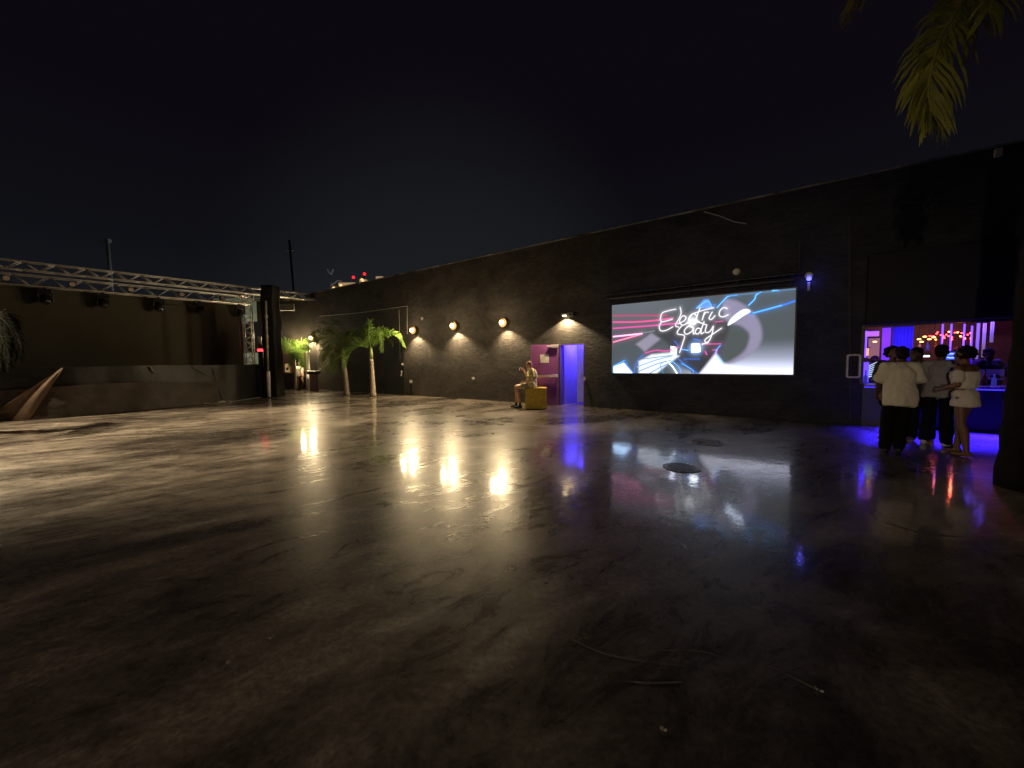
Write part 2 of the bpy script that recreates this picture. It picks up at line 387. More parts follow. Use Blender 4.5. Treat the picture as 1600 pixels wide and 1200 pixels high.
# strip of blue LEDs under the counter lip
MB().box(B0+.02, B1-.05, -.13, -.09, BH0-.075, BH0-.055).build('under_counter_strip', glow('blue_strip', (.05, .03, 1), 1.5), venue)
lamp('under_counter_light', 'AREA', venue, ((B0+B1)/2, -.20, BH0-.08), 190, (.035, .012, 1.0), target=((B0+B1)/2, -.75, 0), shape='RECTANGLE', size=B1-B0-.1, size_y=.04, spread=R(80))
lamp('hatch_blacklight', 'AREA', venue, ((B0+B1)/2, 1.6, 2.75), 110, (.16, .06, 1.0), target=((B0+B1)/2, 1.8, 0), shape='RECTANGLE', size=3.0, size_y=.3)
lamp('back_bar_light', 'AREA', venue, ((B0+B1)/2+.4, 4.9, 2.6), 14, (1.0, .42, .14), target=((B0+B1)/2+.4, 5.6, 1.2), shape='RECTANGLE', size=2.2, size_y=.2)
# dado joint lines on the wall (old patched render) and the set-back service door of the wall
sd = MB(); s0 = ws(600, 560)[0]; s1 = ws(632, 560)[0]
sd.box(s0, s1, -.03, 0, 0, 2.45); sdo = sd.build('service_door', mat('black_door_paint', (.014, .013, .012), .6, var=.3), venue, bevel=.005)
MB().box(s1-.20, s1-.15, -.075, -.03, 1.0, 1.14).build('door_handle', ALU, sdo)

# ------------------------------------------------------------------ fittings on the wall
def wthing(name, label, cat, px, py, group=None, t=0.0):
    s_, h = ws(px, py); return thing(name, label, cat, W(s_, h, t), WR, group)
WARM = (1.0, .75, .42)
BULB = glow('warm_bulb', (1.0, .66, .26), 14)
lamp_specs = [(492, 527, 'lit warm wall lamp shining through the palm fronds at the far end', 1, 1.6),
              (650, 515, 'lit warm wall lamp just right of the two palms', 1, 1.0),
              (713, 508, 'second warm wall lamp right of the palms, between two like it', 1, 1.0),
              (790, 503, 'lit warm wall lamp above and left of the purple door', 1, .8)]
for i, (px, py, lab, vis, k) in enumerate(lamp_specs):
    t = wthing('wall_lamp', lab, 'wall lamp', px, py, 'warm lamps along the black wall')
    MB().box(-.045, .045, -.03, 0, -.03, .09).build('back_plate', BLACKM, t, bevel=.008)
    MB().tube([(0, -.03, .02), (0, -.12, .05), (0, -.20, .04)], .016, 8).build('bracket', BLACKM, t, smooth=True)
    hd = MB(); hd.tube([(0, -.20, .13), (0, -.22, .09), (0, -.235, .065)], [.03, .05, .07], 18); hd.build('lamp_shade', BLACKM, t, smooth=False)
    MB().ell((0, -.25, -.04), .085, 18, 12).build('bulb', BULB, t, smooth=True)
    MB().tube([(0, -.12, -.04), (0, -.155, -.04), (0, -.19, -.04)], [.06, .15, .165], 24).build('halo_disc', glow('amber_halo_glow', (1, .55, .16), 1.1), t, smooth=True)  # glowing disc added behind the bulb to imitate its yellow halo
    lamp('lamp_light', 'SPOT', t, (0, -.36, -.02), 400*k, WARM, target=(0, -5, -.9), spot_size=R(164), spot_blend=.35, shadow_soft_size=.06)
    lamp('lamp_spill', 'POINT', t, (0, -.9, -.02), 45*k, WARM, shadow_soft_size=.06)
    lamp('lamp_glow', 'SPOT', t, (.05, -.20, -.18), 560*min(k, 1), WARM, target=(.16, -.175, -1.7), spot_size=R(122), spot_blend=.6, shadow_soft_size=.02)
# shielded lamp over the door
t = wthing('shielded_wall_lamp', 'box shaped wall lamp washing the wall above the purple and blue doorway', 'wall lamp', 886, 494)
MB().box(-.14, .14, -.16, 0, .02, .09).build('lamp_housing', GREYP, t, bevel=.01)
MB().box(-.11, .11, -.13, -.02, .005, .019).build('lamp_lens', glow('lens_warm', (1, .78, .42), 18), t)
lamp('lamp_glow', 'SPOT', t, (0, -.20, -.02), 300, WARM, target=(0, -.14, -1), spot_size=R(128), spot_blend=.25, shadow_soft_size=.03)
t = wthing('sensor_box', 'small grey box beside the lamp over the doorway', 'electrical box', 896, 493)
MB().box(-.16, .08, -.22, 0, -.04, .08).build('box_body', GREYP, t, bevel=.012)
MB().tube([(0, -.22, .02), (0, -.25, .015)], .03, 12).build('sensor_lens', BLACKP, t)

def dome(px, py, lab, lit=None, r=.085):
    t = wthing('dome_light', lab, 'dome light', px, py, None)
    MB().tube([(0, 0, 0), (0, -.04, 0)], r*1.05, 20).build('base', GREYP, t)
    d = MB(); d.ell((0, -.04, 0), (r*.95, .07, r*.95), 20, 12); d.build('dome', WHITEP, t, smooth=True)
    return t
dome(1151, 425, 'white round dome light on the wall above the video screen')
t = dome(1264, 431, 'white dome with a blue glow right of the video screen', r=.08)
MB().ell((0, -.09, -.085), (.05, .05, .045), 14, 8).build('blue_lamp', glow('small_blue', (.08, .08, 1), 5), t, smooth=True)
lamp('blue_light', 'POINT', t, (0, -.16, -.12), 1.5, (.12, .12, 1), shadow_soft_size=.04)
MB().box(-.025, .025, -.08, 0, -.36, -.16).build('lower_bracket', GREYP, t, bevel=.005)
t = wthing('junction_box', 'tiny pale junction box high on the wall beside the first lamp', 'electrical box', 661, 498)
MB().tube([(0, 0, 0), (0, -.06, 0)], .07, 12).build('box_body', GREYP, t)
for px, py, lab in ((643, 596, 'pale outlet box low on the wall with a dark conduit below'), (630, 569, 'upper of two small pale switches beside the black service door'), (628, 586, 'lower of two small pale switches beside the black service door'), (740, 591, 'tiny pale outlet low on the wall below the third lamp')):
    t = wthing('outlet_box', lab, 'electrical box', px, py)
    k = .075 if px == 643 else .05
    MB().box(-k, k, -.06, 0, -k, k).build('box_body', GREYP, t, bevel=.006)
    MB().box(-k*.7, k*.7, -.066, -.06, -k*.7, k*.7).build('cover', WHITEP, t)
    if px == 643: MB().tube([(0, -.03, -k), (0, -.03, -.85)], .02, 8).build('conduit', BLACKM, t)
t = wthing('junction_box', 'small white box on the wall right of the blue doorway', 'electrical box', 914.5, 592)
MB().box(-.03, .03, -.06, -.0, -.05, .05).build('box_body', WHITEP, t, bevel=.006)
def conduit(lab, pts, r=.02, m=None, name='conduit_pipe'):
    P = [ws(*p) for p in pts]; o = P[0]; b = MB()
    b.tube([(q[0]-o[0], -r-.005, q[1]-o[1]) for q in P], r, 8)
    k = b.build(name, m or mat('painted_conduit', (.045, .045, .045), .4, .2, var=.3), None, loc=W(o[0], o[1]), rotz=WR)
    tag(k, lab, 'pipe')
conduit('tall black conduit running down the wall left of the bar hatch', [(1328, 340), (1328, 656)], .018)
conduit('short black conduit dropping from the wall to the video screen canopy', [(1250, 378), (1250, 428)], .02)
conduit('thin bent cable sagging on the wall above the video screen', [(1100, 331), (1125, 338), (1148, 347), (1166, 350)], .012, mat('pale_cable', (.30, .30, .30), .5))
conduit('thin conduit frame on the wall above the two palms', [(500, 494), (560, 489), (616, 481), (637, 478), (637, 505), (637, 522)], .018, GREYP)
conduit('vertical thin conduit beside the service door above the palms', [(624, 484), (625, 520), (626, 560)], .014, GREYP)
# frame on the wall left of bar
t = wthing('wall_display_case', 'pale rounded frame with dark glass on the wall left of the bar hatch', 'display case', 1333, 572)
fb = MB(); wv, hv = .125, .27
def rr_loop(wx, hz, rr, n=5):
    o = []
    for cx, cz, a0 in ((wx-rr, hz-rr, 0), (-wx+rr, hz-rr, 90), (-wx+rr, -hz+rr, 180), (wx-rr, -hz+rr, 270)):
        for i in range(n+1): a = R(a0+90*i/n); o.append((cx+rr*math.cos(a), cz+rr*math.sin(a)))
    return o
lo, li = rr_loop(wv, hv, .05), rr_loop(wv-.035, hv-.035, .03); n = len(lo); vs = []
for y_ in (-.07, 0):
    vs += [(a, y_, b_) for a, b_ in lo]+[(a, y_, b_) for a, b_ in li]
fs = []
for i in range(n):
    j = (i+1) % n
    fs += [(i, j, n+j, n+i), (i+2*n, 3*n+i, 3*n+j, j+2*n), (i, i+2*n, j+2*n, j), (n+i, n+j, 3*n+j, 3*n+i)]
fb.add(vs, fs); fb.build('frame', mat('aged_white_frame', (.55, .50, .40), .5, var=.2), t)
MB().box(-wv+.03, wv-.03, -.04, -.001, -hv+.03, hv-.03).build('dark_glass', mat('dark_glass', (.03, .03, .03), .12, var=.4, vs=18), t)

# ------------------------------------------------------------------ LED video screen
S0, H1a = ws(958.5, 477.5); S1, H1b = ws(1243.5, 451); H0 = .5*(ws(958.5, 583)[1]+ws(1240, 584.2)[1]); H1 = .5*(H1a+H1b)
SW, SH = S1-S0, H1-H0
led = thing('video_screen', 'large bright LED video screen with handwritten white neon lettering on the black wall', 'video screen', W(S0, H0), WR)
def led_image(NX, NY):
    uu, vv = np.meshgrid(np.arange(NX)/(NX-1)*SW, np.arange(NY)/(NY-1)*SH)
    def L(cx, cy):                       # enlarged-crop coordinate -> metres on the screen
        s_, h = ws(920+cx/4.286, 400+cy/4.286, .12); return np.array([s_-S0, h-H0])
    img = np.zeros((NY, NX, 3))
    def ss(a, b, x): t = np.clip((x-a)/(b-a), 0, 1); return t*t*(3-2*t)
    top = vv/SH; lf = uu/SW
    base = np.array([.082, .104, .120]); img[:] = base
    img += (ss(.55, 1, top)*(1-ss(.2, .6, lf)))[..., None]*np.array([.06, .06, .07])
    img += (ss(.45, .0, top)*ss(.45, .75, lf))[..., None]*np.array([.50, .52, .72])
    img += (ss(.22, .0, top)*ss(.35, .6, lf))[..., None]*np.array([.5, .5, .6])
    def over(mask, col, a=1.0):
        k = (np.clip(mask, 0, 1)*a)[..., None]; img[:] = img*(1-k)+np.array(col)*k
    def addc(mask, col): img[:] = img + mask[..., None]*np.array(col)
    def poly(pts, soft, spline=False):
        P = [L(*p) for p in pts]
        if spline:
            Q = []; n = len(P)
            for i in range(n):
                p0, p1, p2, p3 = P[i-1], P[i], P[(i+1) % n], P[(i+2) % n]
                for k in range(4):
                    t = k/4; Q.append(.5*((2*p1)+(p2-p0)*t+(2*p0-5*p1+4*p2-p3)*t*t+(3*p1-p0-3*p2+p3)*t**3))
            P = Q
        d = np.full(uu.shape, 1e9); inside = np.zeros(uu.shape, bool)
        for i in range(len(P)):
            a = P[i]; b = P[(i+1) % len(P)]; d = np.minimum(d, seg(a, b))
            c1 = (a[1] > vv) != (b[1] > vv)
            xi = (b[0]-a[0])*(vv-a[1])/((b[1]-a[1]) if abs(b[1]-a[1]) > 1e-9 else 1e-9)+a[0]
            inside ^= (c1 & (uu < xi))
        sd = np.where(inside, d, -d); return ss(-soft, soft, sd)
    def seg(a, b):
        ab = b-a; t = np.clip(((uu-a[0])*ab[0]+(vv-a[1])*ab[1])/max(ab.dot(ab), 1e-9), 0, 1)
        return np.hypot(uu-a[0]-t*ab[0], vv-a[1]-t*ab[1])
    def line(pts, wd, soft=.008, smooth_=True):
        P = [L(*p) for p in pts]
        if smooth_ and len(P) > 2:
            Q = []
            for i in range(len(P)-1):
                p0 = P[max(i-1, 0)]; p1 = P[i]; p2 = P[i+1]; p3 = P[min(i+2, len(P)-1)]
                for k in range(5):
                    t = k/5; Q.append(.5*((2*p1)+(p2-p0)*t+(2*p0-5*p1+4*p2-p3)*t*t+(3*p1-p0-3*p2+p3)*t**3))
            Q.append(P[-1]); P = Q
        d = np.full(uu.shape, 1e9)
        for i in range(len(P)-1): d = np.minimum(d, seg(P[i], P[i+1]))
        return 1-ss(wd-soft, wd+soft, d), d
    # big pale ring and bar
    over(poly([(905, 300), (960, 292), (1030, 320), (1105, 385), (1150, 460), (1160, 540), (1140, 600), (1095, 650), (1010, 700), (900, 735), (1000, 660), (1045, 600), (1070, 520), (1020, 470), (930, 440), (900, 380)], .06, True), (.30, .28, .42))
    over(poly([(905, 515), (1060, 515), (1062, 600), (1010, 665), (900, 720), (860, 650), (890, 580)], .06, True), (.075, .095, .10))
    over(poly([(315, 590), (420, 518), (480, 555), (375, 640)], .05), (.32, .30, .40))
    over(poly([(450, 480), (900, 440), (915, 560), (860, 680), (740, 785), (560, 700), (540, 600)], .08, True), (.045, .050, .058))
    over(poly([(640, 640), (850, 640), (740, 785), (690, 785)], .03), (.03, .035, .045))
    # lower bursts
    over(poly([(335, 705), (420, 660), (545, 648), (605, 670), (530, 722), (450, 790), (335, 790)], .05), (1.02, 1.1, 1.2))
    over(poly([(740, 790), (850, 650), (905, 722), (1390, 790)], .05), (1.0, 1.03, 1.25))
    over(poly([(165, 790), (165, 740), (235, 715), (300, 790)], .03), (.9, 1.3, 1.9))
    over(poly([(932, 462), (962, 412), (1035, 360), (1080, 370), (1030, 402), (965, 446)], .03, True), (1.7, 2.0, 2.5))
    over(poly([(690, 590), (740, 590), (745, 640), (690, 645)], .03), (2.2, 2.4, 3.0))
    over(poly([(550, 605), (590, 612), (585, 670), (550, 660)], .03), (1.9, 2.1, 2.6))
    over(poly([(770, 292), (800, 290), (822, 350), (720, 350)], .03), (.15, .35, 1.2))
    PK = (.85, .10, .42); CY = (.10, .55, 1.5); BL = (.05, .22, 1.0)
    for pts, wd, col in (([(165, 400), (520, 398)], .022, (.6, .06, .18)), ([(165, 443), (350, 440), (560, 418)], .032, (.95, .10, .35)),
        ([(165, 485), (400, 468), (600, 450)], .030, PK), ([(165, 540), (260, 530), (355, 520)], .028, (1.6, .5, 1.0)), ([(165, 576), (260, 550), (345, 525)], .022, (1.5, .25, .5)),
        ([(380, 650), (450, 632), (520, 636), (600, 610)], .022, PK), ([(760, 590), (885, 588)], .014, PK), ([(845, 442), (900, 436)], .012, PK),
        ([(780, 640), (790, 660)], .02, PK), ([(830, 630), (860, 630), (845, 660)], .014, PK), ([(350, 515), (410, 508), (440, 500)], .012, (.3, .3, .35)),
        ([(1085, 388), (1250, 345), (1385, 300)], .030, BL), ([(1100, 382), (1290, 330)], .014, CY), ([(1070, 330), (1110, 290), (1120, 262), (1150, 243)], .018, CY), ([(1230, 232), (1270, 232)], .02, CY),
        ([(860, 345), (900, 300), (935, 270), (990, 262)], .018, CY), ([(720, 350), (795, 300), (825, 345)], .012, CY), ([(925, 268), (1385, 222)], .010, (.1, .3, .6)),
        ([(170, 735), (240, 700)], .014, CY), ([(170, 765), (250, 722)], .012, CY), ([(240, 700), (300, 785)], .012, BL), ([(305, 785), (310, 740), (335, 690), (370, 660)], .012, BL),
        ([(520, 700), (560, 740), (590, 785)], .016, (1.4, 1.8, 2.3)), ([(540, 690), (600, 740), (620, 785)], .010, CY), ([(600, 690), (660, 740), (730, 785)], .012, BL), ([(620, 720), (690, 760), (700, 785)], .010, CY),
        ([(325, 742), (440, 700), (560, 668)], .020, (.25, .45, .8)), ([(330, 775), (450, 725), (545, 700)], .020, (.20, .40, .75)), ([(360, 690), (600, 660)], .014, (.05, .22, .45)), ([(400, 790), (480, 745), (545, 715)], .018, (.15, .35, .7)), ([(500, 790), (480, 730), (520, 700)], .012, (.05, .3, .6)),
        ([(620, 625), (665, 632)], .012, CY), ([(640, 690), (740, 690)], .008, BL), ([(880, 600), (850, 650), (905, 722)], .012, CY), ([(575, 570), (600, 600)], .012, BL), ([(700, 555), (750, 565)], .012, BL), ([(820, 330), (850, 325)], .010, BL)):
        mk, d = line(pts, wd*.75); over(mk, col); addc(np.exp(-d/.05)*.25, np.array(col)*.5)
    # lettering, written out stroke by stroke
    WHT = (1.18, 1.14, 1.18)
    strokes = [[(582, 356), (535, 366), (492, 382), (480, 420), (488, 440), (520, 435), (558, 424)], [(488, 440), (472, 470), (482, 500), (520, 497), (562, 474)],
        [(612, 345), (618, 385), (598, 430), (580, 465), (602, 476)], [(598, 455), (640, 432), (650, 408), (628, 402), (608, 435), (628, 464), (668, 442)],
        [(722, 400), (700, 385), (674, 412), (672, 446), (700, 456), (728, 432)], [(744, 350), (724, 405), (720, 434), (740, 440)], [(694, 388), (760, 365), (835, 347)],
        [(775, 376), (760, 428)], [(765, 404), (784, 378), (800, 377)], [(826, 376), (806, 416), (822, 424), (845, 400)],
        [(926, 352), (902, 346), (878, 368), (874, 396), (896, 408), (932, 394)],
        [(628, 462), (598, 498), (596, 522), (640, 534), (630, 580), (608, 646)], [(700, 480), (668, 470), (640, 500), (652, 524), (690, 505), (702, 482), (700, 520), (716, 516)],
        [(752, 490), (728, 484), (712, 510), (732, 522), (754, 488), (772, 440)], [(754, 488), (752, 520), (770, 512)], [(788, 468), (780, 508), (808, 508), (834, 470)],
        [(834, 470), (826, 520), (806, 566), (784, 580), (780, 560), (820, 530), (888, 484)], [(700, 430), (790, 462)], [(760, 590), (800, 580)]]
    gl = np.full(uu.shape, 1e9); mk_all = np.zeros(uu.shape)
    for st in strokes:
        mk, d = line(st, .013, .007); gl = np.minimum(gl, d); mk_all = np.maximum(mk_all, mk)
    addc(np.exp(-gl/.035)*.35, (.9, .85, 1.0)); over(mk_all, WHT)
    cc = L(692, 440); dd = np.hypot(uu-cc[0], (vv-cc[1])*.85); addc(np.exp(-(dd/.12)**2), (1.0, 1.0, 1.1))
    cc = L(716, 618); dd = np.hypot(uu-cc[0], vv-cc[1]); addc(np.exp(-(dd/.14)**2), (.5, .9, 1.8))
    lum = img.max(axis=2); img = img*(1+ss(1.2, 2.3, lum)*1.3)[..., None]
    return np.clip(img, 0, 6)
NX, NY = 560, 258
img = led_image(NX+1, NY+1)
gx = np.linspace(0, SW, NX+1); gz = np.linspace(0, SH, NY+1)
xx, zz = np.meshgrid(gx, gz); co = np.stack([xx.ravel(), np.full(xx.size, -.12), zz.ravel()], 1)
idx = np.arange((NX+1)*(NY+1)).reshape(NY+1, NX+1)
quads = np.stack([idx[:-1, :-1].ravel(), idx[:-1, 1:].ravel(), idx[1:, 1:].ravel(), idx[1:, :-1].ravel()], 1)
me = bpy.data.meshes.new('display'); me.from_pydata(co.tolist(), [], quads.tolist())
at = me.attributes.new('picture', 'FLOAT_COLOR', 'POINT')
colr = np.ones(((NX+1)*(NY+1), 4), np.float32); colr[:, :3] = img.reshape(-1, 3)
at.data.foreach_set('color', colr.ravel())
dm = bpy.data.materials.new('led_display'); dm.use_nodes = True; n_ = dm.node_tree.nodes; l_ = dm.node_tree.links; b_ = n_['Principled BSDF']
b_.inputs['Base Color'].default_value = (.01, .01, .01, 1); b_.inputs['Roughness'].default_value = .5
an = n_.new('ShaderNodeAttribute'); an.attribute_name = 'picture'; l_.new(an.outputs['Color'], b_.inputs['Emission Color']); b_.inputs['Emission Strength'].default_value = 1.0
me.materials.append(dm); do = bpy.data.objects.new('display', me); COL.objects.link(do); do.parent = led
MB().box(-.002, SW+.002, -.11, -.005, -.002, SH+.002).build('cabinet', BLACKP, led, bevel=.006)
fr = MB(); fr.box(-.032, -.002, -.128, 0, -.032, SH+.032); fr.box(SW+.002, SW+.032, -.128, 0, -.032, SH+.032); fr.box(-.002, SW+.002, -.128, 0, -.032, -.002); fr.box(-.002, SW+.002, -.128, 0, SH+.002, SH+.032)
fr.build('frame', BLACKM, led)
# canopy over the screen
sa, ha = ws(948, 465); sb, hb = ws(1252, 430)
cn = thing('screen_canopy', 'narrow metal canopy fixed to the wall above the video screen', 'canopy', W(sa, (ha+hb)/2), WR); cl = sb-sa
k = MB(); nseg = 60
for i in range(nseg):                        # corrugated sheet
    x0 = cl*i/nseg; x1 = cl*(i+1)/nseg; z0 = .012 if i % 2 else 0; z1 = 0 if i % 2 else .012
    k.add([(x0, 0, .10+z0), (x1, 0, .10+z1), (x1, -.42, -.02+z1), (x0, -.42, -.02+z0)], [(0, 1, 2, 3)])
ks = k.build('corrugated_sheet', mat('galvanised_sheet', (.16, .17, .19), .45, .5, var=.4, vs=3), cn); sm_ = ks.modifiers.new('t', 'SOLIDIFY'); sm_.thickness = .006
for i in range(5):
    x0 = .15+(cl-.3)*i/4
    MB().tube([(x0, -.01, -.16), (x0, -.40, -.035)], .014, 6).build('bracket', BLACKM, cn)
MB().tube([(.1, -.2, -.10), (cl-.1, -.2, -.10)], .028, 8).build('support_pipe', mat('support_pipe_paint', (.10, .09, .09), .4, .5), cn)

# ------------------------------------------------------------------ stage at the left
Q0 = dp(0, 500, 14.05); Q1 = dp(374, 500, 19.5); Q0.z = Q1.z = 0
SU = (Q1-Q0).normalized(); SN = Vector((-SU.y, SU.x, 0)); SR = math.atan2(SU.y, SU.x)   # SN points away from the yard
Lst = (Q1-Q0).length
def ss_(x, y, t=0.0):
    r = ray(x, y); k = (Q1-SN*t).dot(SN)/r.dot(SN); p = Vector((0, 0, CAMH))+r*k; return (p-Q1).dot(SU), p.z
def SP(s_, h=0.0, t=0.0): return Q1+SU*s_-SN*t+Vector((0, 0, h))
DECK = 1.50
fg = [gp(-330, 682), gp(-120, 667), gp(0, 658), gp(115, 650.5), gp(221, 641), gp(300, 633), gp(374, 625.5), gp(416, 619.5)]
stg = thing('stage', 'low black outdoor stage deck wrapped in black sheeting', 'stage', (0, 0, 0))
poly_ = [(p.x, p.y) for p in fg]+[tuple(SP(1.0, 0, -1.5)[:2]), tuple(SP(-16, 0, -1.5)[:2])]
# inset a little for the deck itself
cx = sum(p[0] for p in poly_)/len(poly_); cy = sum(p[1] for p in poly_)/len(poly_)
pin = [(p[0]+(cx-p[0])*.03, p[1]+(cy-p[1])*.03) for p in poly_]
n = len(pin); db = MB(); db.add([(x, y, DECK-.12) for x, y in pin]+[(x, y, DECK) for x, y in pin], [list(range(n))[::-1], list(range(n, 2*n))]+[(i, (i+1) % n, n+(i+1) % n, n+i) for i in range(n)])
db.build('deck', mat('stage_ply', (.02, .018, .016), .7, var=.4), stg)
def cloth_strip(pts, z0, z1, amp, nz=16, per=.16, off=0, seed=1, foot=0.0, ztop=None):
    rr = random.Random(seed); P = [Vector((p[0], p[1], 0)) for p in pts]; Q = []
    for i in range(len(P)-1):
        L_ = (P[i+1]-P[i]).length; k_ = max(2, int(L_/per))
        for j in range(k_): Q.append(P[i].lerp(P[i+1], j/k_))
    Q.append(P[-1]); b = MB(); vs = []; ph = [rr.uniform(0, 6.28) for _ in range(6)]
    for i, q_ in enumerate(Q):
        d = (Q[min(i+1, len(Q)-1)]-Q[max(i-1, 0)]).normalized(); nn = Vector((d.y, -d.x, 0)); u_ = i*per
        for j in range(nz+1):
            v_ = j/nz; zt = z1 if ztop is None else z1+ztop*math.sin(u_*1.3+ph[5])*.5
            a = amp*(math.sin(u_*3.1+ph[0]+v_*1.2)+.7*math.sin(u_*7.3+ph[1]-v_*2.5)+.5*math.sin(u_*13+ph[2]+v_*4)+.5*math.sin(v_*7+u_*2+ph[3])+.3*rr.uniform(-1, 1))
            vs.append(q_+nn*(off+a+foot*(1-v_)**2)+Vector((0, 0, z0+(zt-z0)*v_)))
    fs = [(i*(nz+1)+j, (i+1)*(nz+1)+j, (i+1)*(nz+1)+j+1, i*(nz+1)+j+1) for i in range(len(Q)-1) for j in range(nz)]
    b.add(vs, fs); return b
BPL = mat('black_plastic_sheet', (.007, .007, .007), .5, var=.3, bump=.35, bs=7)
cloth_strip(fg, 0.01, DECK+.01, .012, off=0, seed=3, ztop=.03).build('stage_skirt', BPL, stg, smooth=True)
BRT = mat('brown_tarpaulin', (.045, .032, .024), .7, var=.45, vs=1.8, bump=.4, bs=9)
bt = cloth_strip([(p.x, p.y) for p in fg[:6]]+[(fg[6].x*.5+fg[5].x*.5, fg[6].y*.5+fg[5].y*.5)], .012, .92, .022, off=.10, seed=8, foot=.12, ztop=.10).build('tarpaulin', BRT, None, smooth=True)
tag(bt, 'brown tarpaulin draped along the lower front of the stage', 'tarpaulin')
# loose tarp fold pulled up to the deck at the left
P_ = [gp(-25, 659), gp(52, 656), gp(62, 648)]
top_ = dp(101, 575, P_[1].y+.25); lb = MB(); nn_ = 14; vs = []
for i in range(nn_+1):
    f_ = i/nn_; a_ = P_[0].lerp(P_[1], f_)+Vector((.02, -.10, .02)); 
    for j in range(nn_+1):
        g_ = j/nn_; p = a_.lerp(top_+Vector((.06*(f_-.5), -.06, 0)), g_**.9); p += Vector((.02, -.03, 0))*math.sin(f_*9+g_*3)*(1-g_); vs.append(p)
lb.add(vs, [(i*(nn_+1)+j, (i+1)*(nn_+1)+j, (i+1)*(nn_+1)+j+1, i*(nn_+1)+j+1) for i in range(nn_) for j in range(nn_)])
tag(lb.build('tarpaulin_fold', mat('tan_tarpaulin', (.12, .075, .045), .65, var=.3, vs=3, bump=.4, bs=8), None, smooth=True), 'tan tarpaulin fold pulled up in a point to the stage deck', 'tarpaulin')
# pale strips of tape and crumpled plastic
def strip(name, lab, cat, a, b2, wd, m_, th=.01):
    d = (b2-a); L_ = d.length; o = a.copy(); q_ = d.to_track_quat('X', 'Z').to_matrix().to_4x4(); b = MB()
    vs = []
    for i in range(7):
        f_ = i/6; z = math.sin(f_*9)*.015; vs += [q_ @ Vector((L_*f_, -wd/2*(1-.4*f_), z)), q_ @ Vector((L_*f_, wd/2*(1-.4*f_), z+.01))]
    b.add(vs, [(2*i, 2*i+2, 2*i+3, 2*i+1) for i in range(6)]); k_ = b.build(name, m_, None, smooth=True, loc=o)
    s2 = k_.modifiers.new('t', 'SOLIDIFY'); s2.thickness = th; return tag(k_, lab, cat)
PT = mat('pale_plastic', (.45, .42, .36), .4, var=.3)
def on_skirt(px, py, off=.06):
    r = ray(px, py); best = None
    for i in range(len(fg)-1):
        a, b2 = fg[i], fg[i+1]; d = (b2-a).normalized(); n2 = Vector((d.y, -d.x, 0)); k_ = (a+n2*off).dot(n2)/r.dot(n2); p = Vector((0, 0, CAMH))+r*k_; s_ = (p-a).dot(d)
        if -.3 <= s_ <= (b2-a).length+.3: best = p
    return best
strip('plastic_strip', 'white strip of plastic hanging at the top edge of the stage skirt', 'plastic strip', on_skirt(234, 573), on_skirt(242, 583), .10, PT)
strip('plastic_strip', 'short pale strip on the stage edge right of the hanging white strip', 'plastic strip', on_skirt(300, 572), on_skirt(306, 576), .07, PT)
strip('plastic_strip', 'long pale cord hanging down the black sheeting near the column', 'cord', on_skirt(332, 575), on_skirt(349, 624), .035, mat('dull_plastic', (.16, .15, .14), .4))
strip('plastic_strip', 'thin pale crease strip crossing the black sheeting at its top', 'plastic strip', on_skirt(306, 577), on_skirt(338, 592), .025, MATS['dull_plastic'])
# crumpled sheet on the floor
cs_ = MB(); rr = random.Random(5); base_ = gp(342, 630); nn_ = 10; vs = []
for i in range(nn_+1):
    for j in range(5): vs.append((i/nn_*.95-.5, j*.07-.15+.04*math.sin(i), .01+abs(rr.gauss(0, .035))*(1 if 0 < j < 4 else .2)))
cs_.add(vs, [(i*5+j, (i+1)*5+j, (i+1)*5+j+1, i*5+j+1) for i in range(nn_) for j in range(4)])
tag(cs_.build('crumpled_sheet', PT, None, loc=base_, rotz=SR), 'crumpled pale plastic on the floor at the stage foot', 'plastic sheet')
# backdrop screen
s_r, _ = ss_(374.5, 520); h_t = ss_(373, 474)[1]
bd = thing('stage_backdrop', 'wide dull khaki backdrop screen at the back of the stage', 'backdrop', SP(0, DECK), SR)
MB().box(-15.5, s_r, 0, .05, -.3, h_t-DECK+.05).build('backdrop_panel', mat('khaki_mesh_fabric', (.075, .066, .045), .8, var=.10, vs=1.2, bump=.1, bs=60), bd)
MB().box(s_r+.01, s_r+.11, -.02, .07, -.3, h_t-DECK).build('edge_batten', mat('red_brown_batten', (.11, .045, .03), .6, var=.3), bd)
# trusses
def truss(name, lab, p0, rotz, L_, w_=.38, seg_=.42, vertical=False, group=None):
    t_ = thing(name, lab, 'truss', p0, rotz, group); r_ = .024
    def V(a, b_, c_): return (b_, c_, a) if vertical else (a, b_, c_)
    hw = w_/2
    for b_, c_ in ((-hw, 0), (hw, 0), (-hw, w_), (hw, w_)):
        if vertical: c_ -= hw
        MB().tube([V(0, b_, c_), V(L_, b_, c_)], r_, 8).build('chord', ALU, t_, smooth=True)
    lb_ = MB(); k_ = max(1, int(L_/seg_)); z0, z1 = (-hw, hw) if vertical else (0, w_)
    for i in range(k_):
        a0 = L_*i/k_; a1 = L_*(i+1)/k_
        for sgn in (-hw, hw):
            lb_.tube([V(a0, sgn, z0 if i % 2 else z1), V(a1, sgn, z1 if i % 2 else z0)], r_*.62, 6)
        for zz_ in (z0, z1):
            lb_.tube([V(a0, -hw if i % 2 else hw, zz_), V(a1, hw if i % 2 else -hw, zz_)], r_*.62, 6)
    lb_.build('lacing', ALU, t_, smooth=True); return t_
zb = ss_(373, 475, .35)[1]
truss('truss', 'silver lighting truss along the top of the khaki backdrop, hung with dark lamps', SP(-15.5, zb, .35), SR, 15.5+.35)
zt = ss_(400, 450.5, 2.1)[1]-.28
tf = 2.1
sfr = ss_(478, 465, tf)[0]
